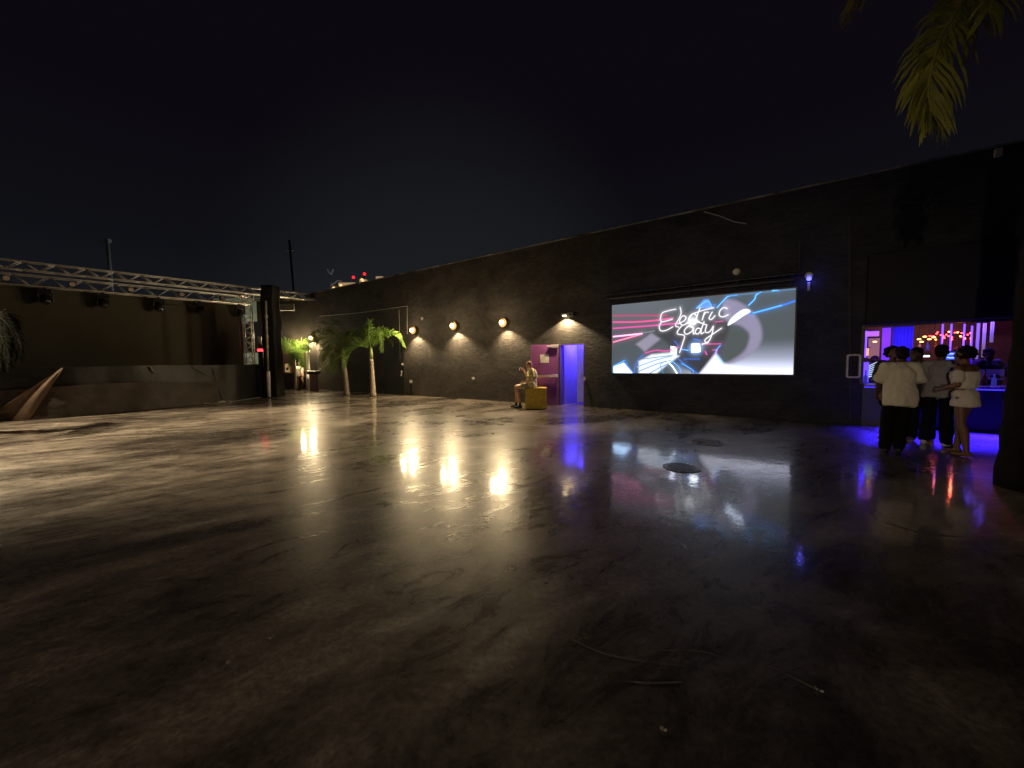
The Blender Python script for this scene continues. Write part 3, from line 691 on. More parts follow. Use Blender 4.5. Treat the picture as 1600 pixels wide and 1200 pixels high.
truss('truss', 'front silver roof truss running past the black column towards the black wall', SP(-14.5, zt, tf), SR, 14.5+sfr, .28, .36)
truss('truss', 'short silver truss joining the front and rear trusses beside the black column', SP(.05, zb+.02, tf-.2), SR+R(90), tf-.75, .34)
xs_, _ = ss_(388, 520, .1)
truss('truss', 'upright silver truss tower at the right end of the backdrop', SP(xs_, DECK, .1), SR, zb-DECK-.03, .36, .24, True)
# moving-head lamps hanging from the rear truss
mh = [(69, 443), (160, 452), (247, 463), (311, 469), (375, 474)]
HEAD = None
wherel = ['leftmost dark moving head lamp hanging under the rear truss', 'second moving head lamp from the left under the rear truss', 'middle moving head lamp under the rear truss', 'moving head lamp under the rear truss, second from the black column', 'moving head lamp hanging at the corner beside the truss tower']
for i, (px, py) in enumerate(mh):
    s_, h_ = ss_(px, py, .35); loc = SP(s_, zb, .35)
    if HEAD is None:
        HEAD = thing('moving_head_lamp', wherel[0], 'stage lamp', loc, SR, 'moving head lamps on the stage truss')
        MB().box(-.04, .04, -.14, .14, -.06, .03).build('clamp', BLACKM, HEAD)
        MB().box(-.19, .19, -.14, .14, -.20, -.06).build('base', BLACKP, HEAD, bevel=.02)
        MB().box(-.20, -.155, -.06, .06, -.52, -.181).box(.155, .20, -.06, .06, -.52, -.181).box(-.2, .2, -.06, .06, -.23, -.18).build('yoke', BLACKP, HEAD, bevel=.015)
        b = MB(); b.tube([(0, .10, -.28), (0, .06, -.34), (0, -.08, -.56), (0, -.10, -.60)], [.08, .14, .14, .10], 14); hdd = b.build('head', BLACKP, HEAD, smooth=True)
        MB().tube([(0, -.105, -.603), (0, -.115, -.615)], .085, 14).build('lens', mat('lamp_lens_glass', (.05, .05, .06), .08), hdd)
    else: dup(HEAD, loc, label=wherel[i])
sm = [(12, 'lit'), (113, ''), (203, ''), (281, ''), (344, 'lit')]
PAR = None
wl2 = ['leftmost small can lamp between the moving heads', 'second small can lamp from the left on the rear truss', 'middle small can lamp on the rear truss', 'fourth small can lamp from the left on the rear truss', 'small can lamp nearest the truss tower']
for i, (px, _) in enumerate(sm):
    s_, h_ = ss_(px, 440, .35); loc = SP(s_, zb+.19, .35)
    if PAR is None:
        PAR = thing('can_lamp', wl2[0], 'stage lamp', loc, SR, 'small can lamps on the stage truss')
        MB().tube([(0, .02, 0), (0, -.32, -.02)], [.09, .11], 14).build('can', BLACKM, PAR, smooth=True)
        MB().tube([(0, -.325, -.02), (0, -.332, -.02)], .085, 14).build('lens', mat('pale_lens', (.6, .5, .42), .2), PAR)
    else: dup(PAR, loc, label=wl2[i])
CBL = mat('black_cable', (.02, .02, .02), .5)
for i, (x0, x1, sag, lab) in enumerate(((-14.2, -11.6, .28, 'black cable sagging under the rear truss near its left end'), (-9.3, -6.6, .22, 'black cable sagging under the middle of the rear truss'), (-3.6, -1.0, .30, 'black cable sagging under the rear truss beside the truss tower'))):
    b = MB(); b.tube([(t_*(x1-x0), 0, -sag*4*t_*(1-t_)+.02*math.sin(t_*17)) for t_ in [k_/20 for k_ in range(21)]], .012, 6)
    tag(b.build('cable', CBL, None, smooth=True, loc=SP(x0, zb-.02, .58), rotz=SR), lab, 'cable')
# black wrapped column and the white pole in front of it
pc = gp(430, 619.5); k = .35
ctop = dp(421, 447, pc.y).z
col_ = thing('wrapped_column', 'tall black fabric wrapped column between stage and yard', 'column', pc, 0)
b = MB(); nz = 26; hw = .28; vs = []; rr = random.Random(3); per_ = []
for i in range(9): per_.append((-hw+2*hw*i/8, -hw))
for i in range(1, 9): per_.append((hw, -hw+2*hw*i/8))
for i in range(1, 9): per_.append((hw-2*hw*i/8, hw))
for i in range(1, 8): per_.append((-hw, hw-2*hw*i/8))
m_ = len(per_)
for j in range(nz+1):
    z = ctop*j/nz; tw = .02*math.sin(j*.8)
    for i, (a, c_) in enumerate(per_):
        f_ = 1+.02*math.sin(i*2.1+j*.7)+.015*rr.uniform(-1, 1)-.03*math.sin(math.pi*((j % 6)/6))
        vs.append((a*f_+tw, c_*f_, z))
b.add(vs, [(j*m_+i, j*m_+(i+1) % m_, (j+1)*m_+(i+1) % m_, (j+1)*m_+i) for j in range(nz) for i in range(m_)]+[[nz*m_+i for i in range(m_)]])
b.build('fabric_wrap', mat('black_cloth', (.007, .0065, .006), .8, var=.4, bump=.2, bs=12), col_, smooth=True)
MB().box(-hw*1.15, hw*1.15, -hw*1.15, hw*1.15, 0, .03).build('base_plate', BLACKM, col_)
pp = gp(420.5, 621.5); pt = dp(415, 470, pp.y)
pole = thing('white_pole', 'slim white pole in front of the black column', 'pole', pp, 0)
hp = dp(419, 580, pp.y).z; lx = (pt.x-pp.x)
MB().tube([(0, 0, .02), (lx*.28, 0, hp)], .075, 12).build('lower_sleeve', WHITEP, pole, smooth=True)
MB().tube([(lx*.28, 0, hp), (lx, 0, pt.z)], .045, 10).build('upper_pole', mat('shaded_white', (.26, .24, .20), .5, var=.5, vs=9), pole, smooth=True)  # upper part lies in shadow: the shade is put into a darker white
MB().box(-.22, .16, -.16, .16, 0, .03).build('foot_plate', BLACKM, pole)
for q_ in (.35, .5, .62, .78):
    z = hp+(pt.z-hp)*q_; x_ = lx*.28+(lx*.72)*q_
    MB().tube([(x_, 0, z-.05), (x_, 0, z+.05)], .062, 10).build('collar', GREYP, pole)
# red lantern light hung beside the pole
rl = dp(407, 547, pp.y+.5)
t = thing('red_lamp', 'glowing red lamp with a dark cap left of the white pole', 'lamp', rl)
MB().tube([(0, 0, -.06), (0, 0, .05)], [.12, .13], 16).build('lamp_glass', glow('red_glow', (1.0, .04, .05), 4), t)
MB().tube([(0, 0, .05), (0, 0, .13), (0, 0, .30)], [.13, .13, .08], 16).build('cap', mat('lamp_cap', (.12, .06, .04), .5), t)
MB().tube([(0, 0, -.06), (0, 0, -rl.z)], .10, 10).build('post', BLACKM, t)
MB().tube([(0, 0, .30), (0, 0, .62)], [.05, .09], 10).build('finial', WHITEP, t)

# pale kiosk building behind the stage
kb = thing('pale_building', 'pale grey building behind the stage with a dark window opening', 'building', dp(392, 560, 25.5)*1, 0)
kb.location = (dp(392, 560, 25.5).x, 25.5, 0)
def kx(px, py): p = dp(px, py, 25.5); return p.x-kb.location.x, p.z
PGN = mat('pale_green_plaster', (.50, .50, .38), .7, var=.18, vs=1.5)
xa = kx(340, 500)[0]; xb = kx(414, 500)[0]; zt_ = kx(400, 466)[1]; z1 = kx(400, 502)[1]; z0 = kx(400, 551)[1]
MB().box(xa, xb, 0, .2, z1, zt_).box(xa, xb, 0, .2, 0, z0).box(xa-.2, xa-.01, 0, 3, 0, zt_).box(xb, xb+.15, .01, 3, 0, zt_).build('wall', PGN, kb)
MB().box(xa, xb, 1.2, 1.3, z0, z1).build('window_recess', mat('dark_interior', (.01, .01, .01), .8), kb)
MB().box(xa-.25, xb+.2, -.1, 3.1, zt_, zt_+.15).build('roof', mat('kiosk_roof', (.12, .12, .11), .8), kb)
for px, py, r_ in ((396, 525, .12), (409, 522, .10), (410, 532, .05)):
    a, z = kx(px, py); MB().ell((a, .7, z), (r_, .04, r_*.7), 12, 8).build('window_lamp', glow('white_lamp', (1, .93, .8), 3.2), kb, smooth=True)
lamp('kiosk_light', 'POINT', kb, (xa+1.5, -2.5, 3.4), 110, (.93, 1.0, .85), shadow_soft_size=.3)
b = MB()
for q_ in range(3): b.tube([(kx(382+q_*3, 556)[0], -.05, kx(382, 555)[1]), (kx(390+q_*3, 566)[0], -.05, kx(390, 566)[1])], .04, 6)
b.build('rail', WHITEP, kb)

# ------------------------------------------------------------------ far end: back building with arches
BY = 22.3
bb = thing('arcade_building', 'dark end building with pinkish arched bays behind the palms', 'building', (dp(440, 600, BY).x, BY, 0), 0)
ox = bb.location.x
def bx(px, py, Y=BY): p = dp(px, py, Y); return p.x-ox, p.z
xl = bx(405, 560)[0]; xr = W(LEFT+.6).x-ox+.4
ztop_ = bx(450, 470)[1]
arches = [(bx(434, 560)[0], bx(461, 560)[0]), (bx(467, 560)[0], bx(484.5, 560)[0])]
az_s = 2.25; 
def arch_wall(x0, x1, holes, ztop, y0, y1):
    """front wall with arched openings"""
    b = MB(); cur = x0
    for a, c_ in holes:
        b.box(cur, a, y0, y1, 0, ztop); r_ = (c_-a)/2; m0 = (a+c_)/2; nA = 14; rz = min(r_, .55)
        for i in range(nA):
            a0 = math.pi*i/nA; a1 = math.pi*(i+1)/nA
            xa_, xb_ = m0-r_*math.cos(a0), m0-r_*math.cos(a1); za, zb_ = az_s+rz*math.sin(a0), az_s+rz*math.sin(a1)
            vs = [(xa_, y, z) for y in (y0, y1) for z in (za, ztop)]+[(xb_, y, z) for y in (y0, y1) for z in (zb_, ztop)]
            b.add(vs, [(0, 1, 5, 4), (2, 6, 7, 3), (0, 4, 6, 2)])
        cur = c_
    b.box(cur, x1, y0, y1, 0, ztop); return b
arch_wall(xl, xr, arches, ztop_, 0, .25).build('front_wall', mat('dark_plaster', (.035, .030, .026), .8, var=.4, vs=1.5), bb)
PINK = mat('pink_brick', (.36, .22, .19), .8, var=.22, vs=3)
MB().box(xl, xr, .9, 1.0, 1.0, 3.2).build('inner_wall', PINK, bb)
MB().box(xl, xr, .86, 1.0, 0, .99).build('dado', mat('brown_dado', (.085, .055, .042), .7, var=.35, vs=3), bb)
MB().box(xl, xr, .26, .89, 2.95, 3.05).build('arcade_ceiling', GREYP, bb)
MB().box(xl-.1, xr, -.08, .3, ztop_, ztop_+.12).build('coping', MATS['coping_metal'], bb)
for hcx in [sum(a)/2 for a in arches]:
    lamp('arcade_light', 'POINT', bb, (hcx, .55, 2.75), 9, (1.0, .62, .40), shadow_soft_size=.08)
dx0, dx1 = bx(470, 570)[0], bx(480, 570)[0]
dr = MB().box(dx0, dx1, .80, .855, 0, bx(475, 552)[1]).build('door', mat('olive_door', (.10, .10, .065), .6), bb, bevel=.01)
MB().box(dx0+.10, dx1-.10, .785, .80, 1.2, 1.95).build('glass_pane', mat('pale_pane', (.35, .33, .20), .3), dr)
px0, px1 = bx(482, 570)[0], bx(487.5, 570)[0]
MB().rings([((px0+px1)/2, -.25, 1.12, .13, .13), ((px0+px1)/2, -.25, 1.2, .10, .10), ((px0+px1)/2, -.25, 2.1, .09, .09), ((px0+px1)/2, -.25, 2.25, .13, .13)], 14).rings([((px0+px1)/2, -.25, 0, .16, .16), ((px0+px1)/2, -.25, 1.12, .13, .13)], 14).build('white_column', WHITEP, bb, smooth=True)
# sign box on the end wall
t = thing('framed_sign', 'small lit yellow framed menu board on the arcade wall', 'sign', (dp(448.5, 575, BY-.1).x, BY-.02, dp(448.5, 575, BY).z))
MB().box(-.19, .19, -.05, 0, -.31, .31).build('frame', mat('wood_frame', (.45, .25, .08), .5), t, bevel=.01)
MB().box(-.13, .13, -.056, -.05, -.24, .24).build('sheet', glow('lit_menu', (1, .62, .28), .35), t)
MB().box(-.07, .07, -.060, -.057, -.12, .02).build('picture', mat('menu_picture', (.08, .03, .01), .6), t)
bs_ = MB().box(0, 0, 0, 0, 0, 0)
a0_ = dp(431, 475, 21.4); a1_ = dp(459, 485, 21.4)
t = thing('hanging_panel', 'pale panel hanging behind the black column under the truss', 'panel', (a0_.x, 21.4, a1_.z))
MB().box(0, a1_.x-a0_.x, 0, .12, 0, a0_.z-a1_.z).build('panel_board', mat('pale_board', (.30, .31, .27), .7, var=.3), t, bevel=.01)
MB().tube([(.15, .06, a0_.z-a1_.z), (.15, .06, a0_.z-a1_.z+.5)], .02, 6).tube([(a1_.x-a0_.x-.15, .06, a0_.z-a1_.z), (a1_.x-a0_.x-.15, .06, a0_.z-a1_.z+.5)], .02, 6).build('hanger', BLACKM, t)
# barrel table
bp_ = gp(491, 610.5)
t = thing('barrel_table', 'tall cocktail table with white round top and draped base by the arcade', 'table', bp_)
MB().rings([(0, 0, .02, .24, .24), (0, 0, .5, .20, .20), (0, 0, 1.05, .25, .25)], 20).build('draped_base', mat('mauve_drape', (.30, .20, .18), .7, var=.4, vs=5, stretch=(6, 6, .3)), t, smooth=True)
MB().rings([(0, 0, 1.05, .36, .36), (0, 0, 1.10, .36, .36)], 24).build('tabletop', WHITEP, t)
MB().rings([(0, 0, .93, .33, .33), (0, 0, 1.048, .345, .345)], 24).build('rim_band', BLACKM, t)

# ------------------------------------------------------------------ poles and far buildings beyond the roofs
def far_pole(lab, pa, pb, Y, wpx, m_, arm=None, name='utility_pole'):
    a = dp(*pa, Y); b2 = dp(*pb, Y); r_ = wpx/2*Y/600; d = (b2-a)/(a.z-b2.z); foot = a+d*(a.z)
    t = thing(name, lab, 'pole', (foot.x, foot.y, 0))
    MB().tube([(0, 0, 0), (a-foot).lerp(Vector((0, 0, 0)), 0)], [r_*1.15, r_*.85], 10).build('pole_shaft', m_, t, smooth=True)
    if arm: arm(t, a-foot, r_)
    return t
PG = mat('weathered_pole', (.35, .36, .36), .7, var=.2, vs=2)
def topcap(t, p, r_): MB().box(p.x-r_*1.6, p.x+r_*1.6, -r_, r_, p.z, p.z+.25).build('pole_cap', PG, t)
far_pole('thick pale pole standing behind the stage roof', (168, 379), (173, 435), 30, 5, PG, topcap)
def ins(t, p, r_): MB().box(p.x-.3, p.x+.3, -.05, .05, p.z-.8, p.z-.7).build('cross_arm', PG, t)
far_pole('thin leaning utility pole rising behind the black column', (452, 375), (459, 455), 30, 3.6, mat('dark_pole', (.10, .11, .10), .8), ins)
def yarm(t, p, r_):
    MB().tube([(p.x, 0, p.z), (p.x-.35, 0, p.z+.7)], r_*.8, 6).tube([(p.x, 0, p.z), (p.x+.35, 0, p.z+.7)], r_*.8, 6).build('fork', PG, t)
    MB().tube([(p.x, 0, p.z-1.2), (p.x+.8, 0, p.z-.6), (p.x+1.3, 0, p.z-.7)], r_*.7, 6).build('lamp_arm', PG, t)
far_pole('short forked street pole showing just above the black wall', (516.5, 430), (517, 455), 45, 3, PG, yarm, 'street_pole')
TY = 210.
def tower(lab, x0, x1, ytop, floors, wincol, reds, lamps_=()):
    a = dp(x0, ytop, TY); b2 = dp(x1, ytop, TY); t = thing('tower_block', lab, 'building', (a.x, TY, 0)); w_ = b2.x-a.x; H = a.z
    MB().box(0, w_, 0, 14, 0, H).build('wall', mat('tower_render', (.35, .33, .30), .8), t)
    cr_ = MB().box(w_*.15, w_*.85, 2, 10, H, H+2.2).build('roof_crown', mat('lit_crown', (.5, .42, .30), .7, emit=(1, .66, .34), es=.32), t)
    for r0 in reds:
        MB().tube([(w_*r0, 4, H+2.2), (w_*r0, 4, H+5.4)], .25, 6).build('beacon_mast', BLACKM, t)
        MB().ell((w_*r0, 4, H+5.4), .85, 10, 8).build('beacon', glow('red_beacon', (1, .02, .03), 1.6), t, smooth=True)
    for x_ in lamps_: MB().ell((dp(x_[0], x_[1], TY).x-a.x, -.5, dp(x_[0], x_[1], TY).z), (.8, .5, .6), 10, 8).build('roof_lamp', glow('amber_roof_lamp', (1, .55, .2), 1.6), t, smooth=True)
    for f_ in range(floors):
        for i in range(5):
            if rnd.random() < .75: MB().box(w_*(.08+.18*i), w_*(.18+.18*i), -.1, -.02, H-2.6-f_*3.2, H-1.0-f_*3.2).build('window', glow(wincol, (1, .72, .36), 1.0 if wincol == 'amber_window' else .5), t)
    return t
tower('far lit tower with one red beacon above the black wall', 521, 557, 447, 5, 'amber_window', [.75], [(533, 446), (522, 450)])
tower('far lit tower with the upper red beacon above the black wall', 557.5, 571, 441.5, 5, 'amber_window', [.6], [(566, 437), (568, 440)])
tower('far pale tower at the right end of the skyline glow', 583, 598, 437, 5, 'pale_window', [])

# ------------------------------------------------------------------ palms
LEAF = mat('palm_leaf', (.14, .24, .045), .45, var=.35, vs=5, spec=.4)
LEAFD = mat('dry_palm_leaf', (.36, .32, .06), .5, var=.4, vs=5)
TRUNK = mat('palm_trunk', (.30, .25, .19), .8, var=.25, vs=6, bump=.3, bs=14, stretch=(1, 1, 3))
SHAFT = mat('crownshaft', (.20, .24, .09), .5, var=.2, vs=8)
def translucent(m_):
    n2 = m_.node_tree.nodes; l2 = m_.node_tree.links; b2 = n2['Principled BSDF']; tr = n2.new('ShaderNodeBsdfTranslucent'); mxs = n2.new('ShaderNodeMixShader'); mxs.inputs[0].default_value = .35
    cr2 = [x for x in n2 if x.type == 'VALTORGB'][0]; l2.new(cr2.outputs[0], tr.inputs[0]); out = n2['Material Output']
    l2.new(b2.outputs[0], mxs.inputs[1]); l2.new(tr.outputs[0], mxs.inputs[2]); l2.new(mxs.outputs[0], out.inputs[0])
    return m_
translucent(LEAF); translucent(LEAFD)
def frond(parent, base, az, e0, L_, bend, ll=.4, wd=.035, n=34, pw=1.3, m_=None, droop=.7, seed=0, twist=0.0, rr_=.016, up=0.15):
    rr = random.Random(seed+int(az)); b = MB(); pts = []; p = Vector(base); K = 26
    azr = R(az); hd = Vector((math.cos(azr), math.sin(azr), 0))
    for i in range(K+1):
        t = i/K; el = R(e0-bend*t**pw); h2 = Matrix.Rotation(twist*t, 3, 'Z') @ hd
        pts.append(p.copy()); p = p+(h2*math.cos(el)+Vector((0, 0, 1))*math.sin(el))*L_/K
    b.tube(pts, [rr_*(1-.85*i/K)+.002 for i in range(K+1)], 6)
    for i in range(n):
        t = .14+.86*(i+.5)/n; f = t*K; k0 = min(int(f), K-1); q = pts[k0].lerp(pts[k0+1], f-k0); tan = (pts[k0+1]-pts[k0]).normalized()
        side0 = tan.cross(Vector((0, 0, 1)))
        if side0.length < .1: side0 = Vector((-hd.y, hd.x, 0))
        side0.normalize(); upv = side0.cross(tan).normalized()
        for sgn in (-1, 1):
            l_ = ll*(.35+.75*math.sin(math.pi*min(1, (t*.86+.12))))*rr.uniform(.8, 1.12)*(1 if t < .93 else .7)
            d = (side0*sgn*(1-.45*t)+tan*(.45+.8*t)+upv*rr.uniform(up-.2, up+.25)).normalized()
            d2 = (d+Vector((0, 0, -droop*rr.uniform(.6, 1.3)))).normalized(); d3 = (d2+Vector((0, 0, -droop*.8))).normalized()
            a0 = q; a1 = q+d*l_*.4; a2 = a1+d2*l_*.35; a3 = a2+d3*l_*.3
            wv_ = tan.cross(d).cross(d).normalized()*wd*.5; wv_ = (tan-d*tan.dot(d)).normalized()*wd*.5
            b.add([a0-wv_*.4, a0+wv_*.4, a1-wv_, a1+wv_, a2-wv_*.8, a2+wv_*.8, a3], [(0, 1, 3, 2), (2, 3, 5, 4), (4, 5, 6)])
    return b.build('frond', m_ or LEAF, parent, smooth=True)
def palm(lab, foot, htop, r0, r1, fronds, lean=(0, 0), shaft=.45, n=34, trunk_mat=None):
    t = thing('palm_tree', lab, 'palm tree', foot)
    P = []; K = 14
    for i in range(K+1):
        f = i/K; P.append(Vector((lean[0]*f*f, lean[1]*f*f, (htop-shaft)*f)))
    b = MB(); b.tube(P, [r0*(1.25 if i == 0 else 1.1 if i == 1 else 1)*(1-i/K)+r1*(i/K)+(.004 if i % 2 else 0) for i in range(K+1)], 14); b.build('trunk', trunk_mat or TRUNK, t, smooth=True)
    if shaft > 0: MB().tube([P[-1]+Vector((0, 0, -.01)), P[-1]+Vector((0, 0, shaft*.5)), P[-1]+Vector((0, 0, shaft))], [r1*1.02, r1*.95, r1*.5], 14).build('crownshaft', SHAFT, t, smooth=True)
    top = P[-1]+Vector((0, 0, shaft))
    for i, fr_ in enumerate(fronds):
        kw = dict(seed=i*11+3); kw.update(fr_); az = kw.pop('az'); e0 = kw.pop('e0'); L_ = kw.pop('L'); bend = kw.pop('bend'); kw.setdefault('n', n)
        frond(t, top+Vector((0, 0, -.05)), az, e0, L_, bend, **kw)
    return t
def path_frond(parent, pts, ll, wd, n, m_, seed=1, droop=.5, sides=(-1, 1), rr_=.02, lr=(1, 1)):
    rr = random.Random(seed); P = [Vector(p) for p in pts]; Q = []
    for i in range(len(P)-1):
        p0 = P[max(i-1, 0)]; p1 = P[i]; p2 = P[i+1]; p3 = P[min(i+2, len(P)-1)]
        for k in range(8):
            t = k/8; Q.append(.5*((2*p1)+(p2-p0)*t+(2*p0-5*p1+4*p2-p3)*t*t+(3*p1-p0-3*p2+p3)*t**3))
    Q.append(P[-1]); K = len(Q)-1; b = MB(); b.tube(Q, [rr_*(1-.85*i/K)+.003 for i in range(K+1)], 8)
    for i in range(n):
        t = .10+.90*(i+.5)/n; f = t*K; k0 = min(int(f), K-1); q = Q[k0].lerp(Q[k0+1], f-k0); tan = (Q[k0+1]-Q[k0]).normalized()
        side0 = tan.cross(Vector((0, -1, .25))).normalized(); nv = side0.cross(tan).normalized()
        for sgn in sides:
            l_ = ll*(lr[0] if sgn < 0 else lr[1])*(.50+.55*math.sin(math.pi*min(1, t*.8+.12)))*rr.uniform(.72, 1.12)
            d = (side0*sgn*(1-.55*t)+tan*(.55+.5*t)+nv*rr.uniform(-.35, .35)).normalized()
            d2 = (d+Vector((0, 0, -droop*rr.uniform(.6, 1.3)))).normalized(); d3 = (d2+Vector((0, 0, -droop))).normalized()
            a0 = q; a1 = q+d*l_*.4; a2 = a1+d2*l_*.35; a3 = a2+d3*l_*.3; wv_ = (tan-d*tan.dot(d)).normalized()*wd*.5
            b.add([a0-wv_*.4, a0+wv_*.4, a1-wv_, a1+wv_, a2-wv_*.8, a2+wv_*.8, a3], [(0, 1, 3, 2), (2, 3, 5, 4), (4, 5, 6)])
    return b.build('frond', m_, parent, smooth=True)
crown = Vector((.16, 0, 6.3)); LEAFDN = mat('yellow_green_frond', (.27, .27, .05), .5, var=.3, vs=5)
def pfr(t, foot, paths, ll, wd, n, m_, seed=1, droop=.35, lr=(1, 1), dy=()):
    for q, pth in enumerate(paths):
        yy = dy[q] if q < len(dy) else 0; K = len(pth)
        pts = [dp(px, py, foot.y+yy*(i/(K-1)))-foot for i, (px, py) in enumerate(pth)]
        path_frond(t, pts, ll*(1 if q % 2 else .92), wd, n, m_, seed+q, droop, rr_=.016, lr=lr)
f1 = gp(583, 620)
t = palm('palm with a smooth pale trunk, nearest of the two by the wall lamps', f1, 2.25, .125, .085, [
    dict(az=60, e0=60, L=1.7, bend=140, ll=.34, n=22), dict(az=100, e0=80, L=1.4, bend=60, ll=.30, n=22)], lean=(-.03, 0), shaft=.55)
pfr(t, f1, [[(579, 545), (571, 541), (560, 540), (549, 547), (543, 558), (541, 571)]], .38, .04, 36, LEAF, 3, .1, (.25, 1.25), (-.5,))
pfr(t, f1, [[(580, 545), (588, 531), (600, 523), (612, 521), (623, 527), (630, 540)]], .36, .036, 34, LEAF, 5, .25, (1, .35), (-.3,))
pfr(t, f1, [[(581, 545), (586, 531), (591, 519), (596, 528), (596, 548)], [(579, 542), (576, 522), (578, 502)], [(579, 541), (572, 524), (569, 510)], [(578, 541), (565, 526), (553, 520), (545, 527)], [(580, 543), (590, 524), (600, 517), (606, 522)]], .34, .034, 22, LEAF, 7, .35, (1, 1), (-1.0, .2, .6, .8, -.3))
f2 = gp(542, 617.5); LEAFB = mat('deep_green_palm_leaf', (.09, .13, .03), .45, var=.4, vs=5); translucent(LEAFB)
t = palm('palm with a darker slim trunk, behind and left of the nearer one', f2, 2.25, .12, .085, [dict(az=90, e0=70, L=2.0, bend=110, ll=.45)], lean=(-.12, 0), shaft=.5)
pfr(t, f2, [[(538, 560), (530, 532), (516, 510), (503, 503)], [(538, 560), (522, 538), (505, 527), (492, 534)], [(538, 559), (521, 546), (506, 552), (500, 568)], [(538, 560), (527, 551), (515, 562), (511, 578)],
    [(538, 560), (540, 532), (531, 509), (520, 500)], [(539, 560), (548, 532), (558, 519), (570, 522)], [(537, 560), (515, 530), (499, 516), (488, 522)], [(538, 560), (526, 540), (512, 540), (505, 556)], [(538, 561), (530, 556), (523, 566), (521, 580)], [(538, 560), (534, 536), (524, 520), (510, 516)]],
    .44, .032, 22, LEAFB, 20, .45, (1, 1), (.5, -.3, -.8, -.5, .8, .6, .4, -1, -.3, .2, -.2))
f3 = gp(462.5, 610)
t = palm('dim palm at the far end of the yard in front of the arcade', f3, 2.3, .075, .06, [dict(az=60, e0=60, L=1.2, bend=120, ll=.35)], shaft=.4)
pfr(t, f3, [[(462, 558), (453, 540), (442, 534), (437, 541)], [(462, 558), (469, 540), (479, 533)], [(462, 560), (456, 549), (453, 570)], [(463, 560), (469, 551), (472, 573)], [(462, 560), (463, 542), (459, 533)], [(462, 558), (450, 546), (443, 540)], [(463, 558), (474, 544), (482, 545)]], .46, .045, 22, LEAF, 40, .6, (1, 1), (-.4, -.2, -.6, -.5, .3, .3, -.5))
# palm at the left edge
DARKPALMLEAF = mat('dark_palm_leaf', (.008, .009, .005), .9, spec=.05, var=.4, vs=5)  # leaf colour kept near black all over
pl_ = dp(-34, 560, 9.0); f4 = Vector((pl_.x, pl_.y, 0))
t = palm('shaggy palm at the left edge in front of the stage', f4, 2.55, .14, .10, [dict(az=180, e0=50, L=1.3, bend=120, ll=.4, m_=DARKPALMLEAF), dict(az=110, e0=50, L=1.3, bend=120, ll=.4, m_=DARKPALMLEAF)], shaft=.3)
pfr(t, f4, [[(-33, 505), (-12, 493), (10, 505), (26, 530), (30, 556)], [(-33, 505), (-14, 508), (4, 530), (12, 566)], [(-33, 505), (-20, 500), (0, 492), (16, 500)], [(-33, 505), (-20, 520), (-8, 545), (-2, 572)], [(-33, 505), (-10, 500), (14, 516), (22, 548)]], .36, .014, 56, DARKPALMLEAF, 60, .9, (1, 1), (-.3, -.6, .3, -.5, .1))
# near palm at the right edge: dark trunk, yellow-green fronds entering at the top right
pr = gp(1604, 764)
def to_local(px, py, Y): return dp(px, py, Y)-pr
nearp = thing('palm_tree', 'tall near palm at the right edge with yellow green fronds hanging into the sky', 'palm tree', pr)
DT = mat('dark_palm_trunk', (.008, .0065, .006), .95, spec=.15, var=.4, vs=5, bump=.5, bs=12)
Kt = 30; P = [Vector((.16*(i/Kt), 0, 6.3*i/Kt)) for i in range(Kt+1)]
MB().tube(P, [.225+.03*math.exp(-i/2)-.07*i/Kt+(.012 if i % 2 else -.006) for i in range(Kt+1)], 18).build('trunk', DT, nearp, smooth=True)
path_frond(nearp, [crown, to_local(1560, -60, 4.3), to_local(1512, -5, 4.1), to_local(1472, 55, 4.0), to_local(1455, 110, 3.95), to_local(1450, 145, 3.95), to_local(1456, 176, 3.95)], .56, .032, 92, LEAFDN, 2, .6, lr=(1.0, .8))
path_frond(nearp, [crown, to_local(1600, -90, 4.0), to_local(1580, -50, 3.8), to_local(1556, -14, 3.6), to_local(1546, 20, 3.5)], .42, .022, 56, LEAFDN, 5, .5)
for az, e0_ in ((20, 50), (70, 45), (120, 55), (300, 70), (0, 20), (160, 75)):
    frond(nearp, crown, az, e0_, 2.4, 110, .55, .03, 50, m_=LEAFD, seed=az)

# ------------------------------------------------------------------ yellow seat cube
YEL = mat('mustard_paint', (.46, .30, .014), .48, var=.30, vs=7, bump=.15)
cf = gp(837.5, 639.5); wq = (gp(854, 639)-gp(821, 640)).length; hq = .665
cube = thing('seat_cube', 'mustard yellow cube seat beside the purple door', 'seat', cf, R(-4))
MB().box(-wq/2, wq/2, 0, wq*.95, .015, hq-.03).build('cube_body', YEL, cube, bevel=.008)
MB().box(-wq/2-.008, wq/2+.008, -.008, wq*.95+.008, hq-.028, hq).build('seat_top', YEL, cube, bevel=.01)

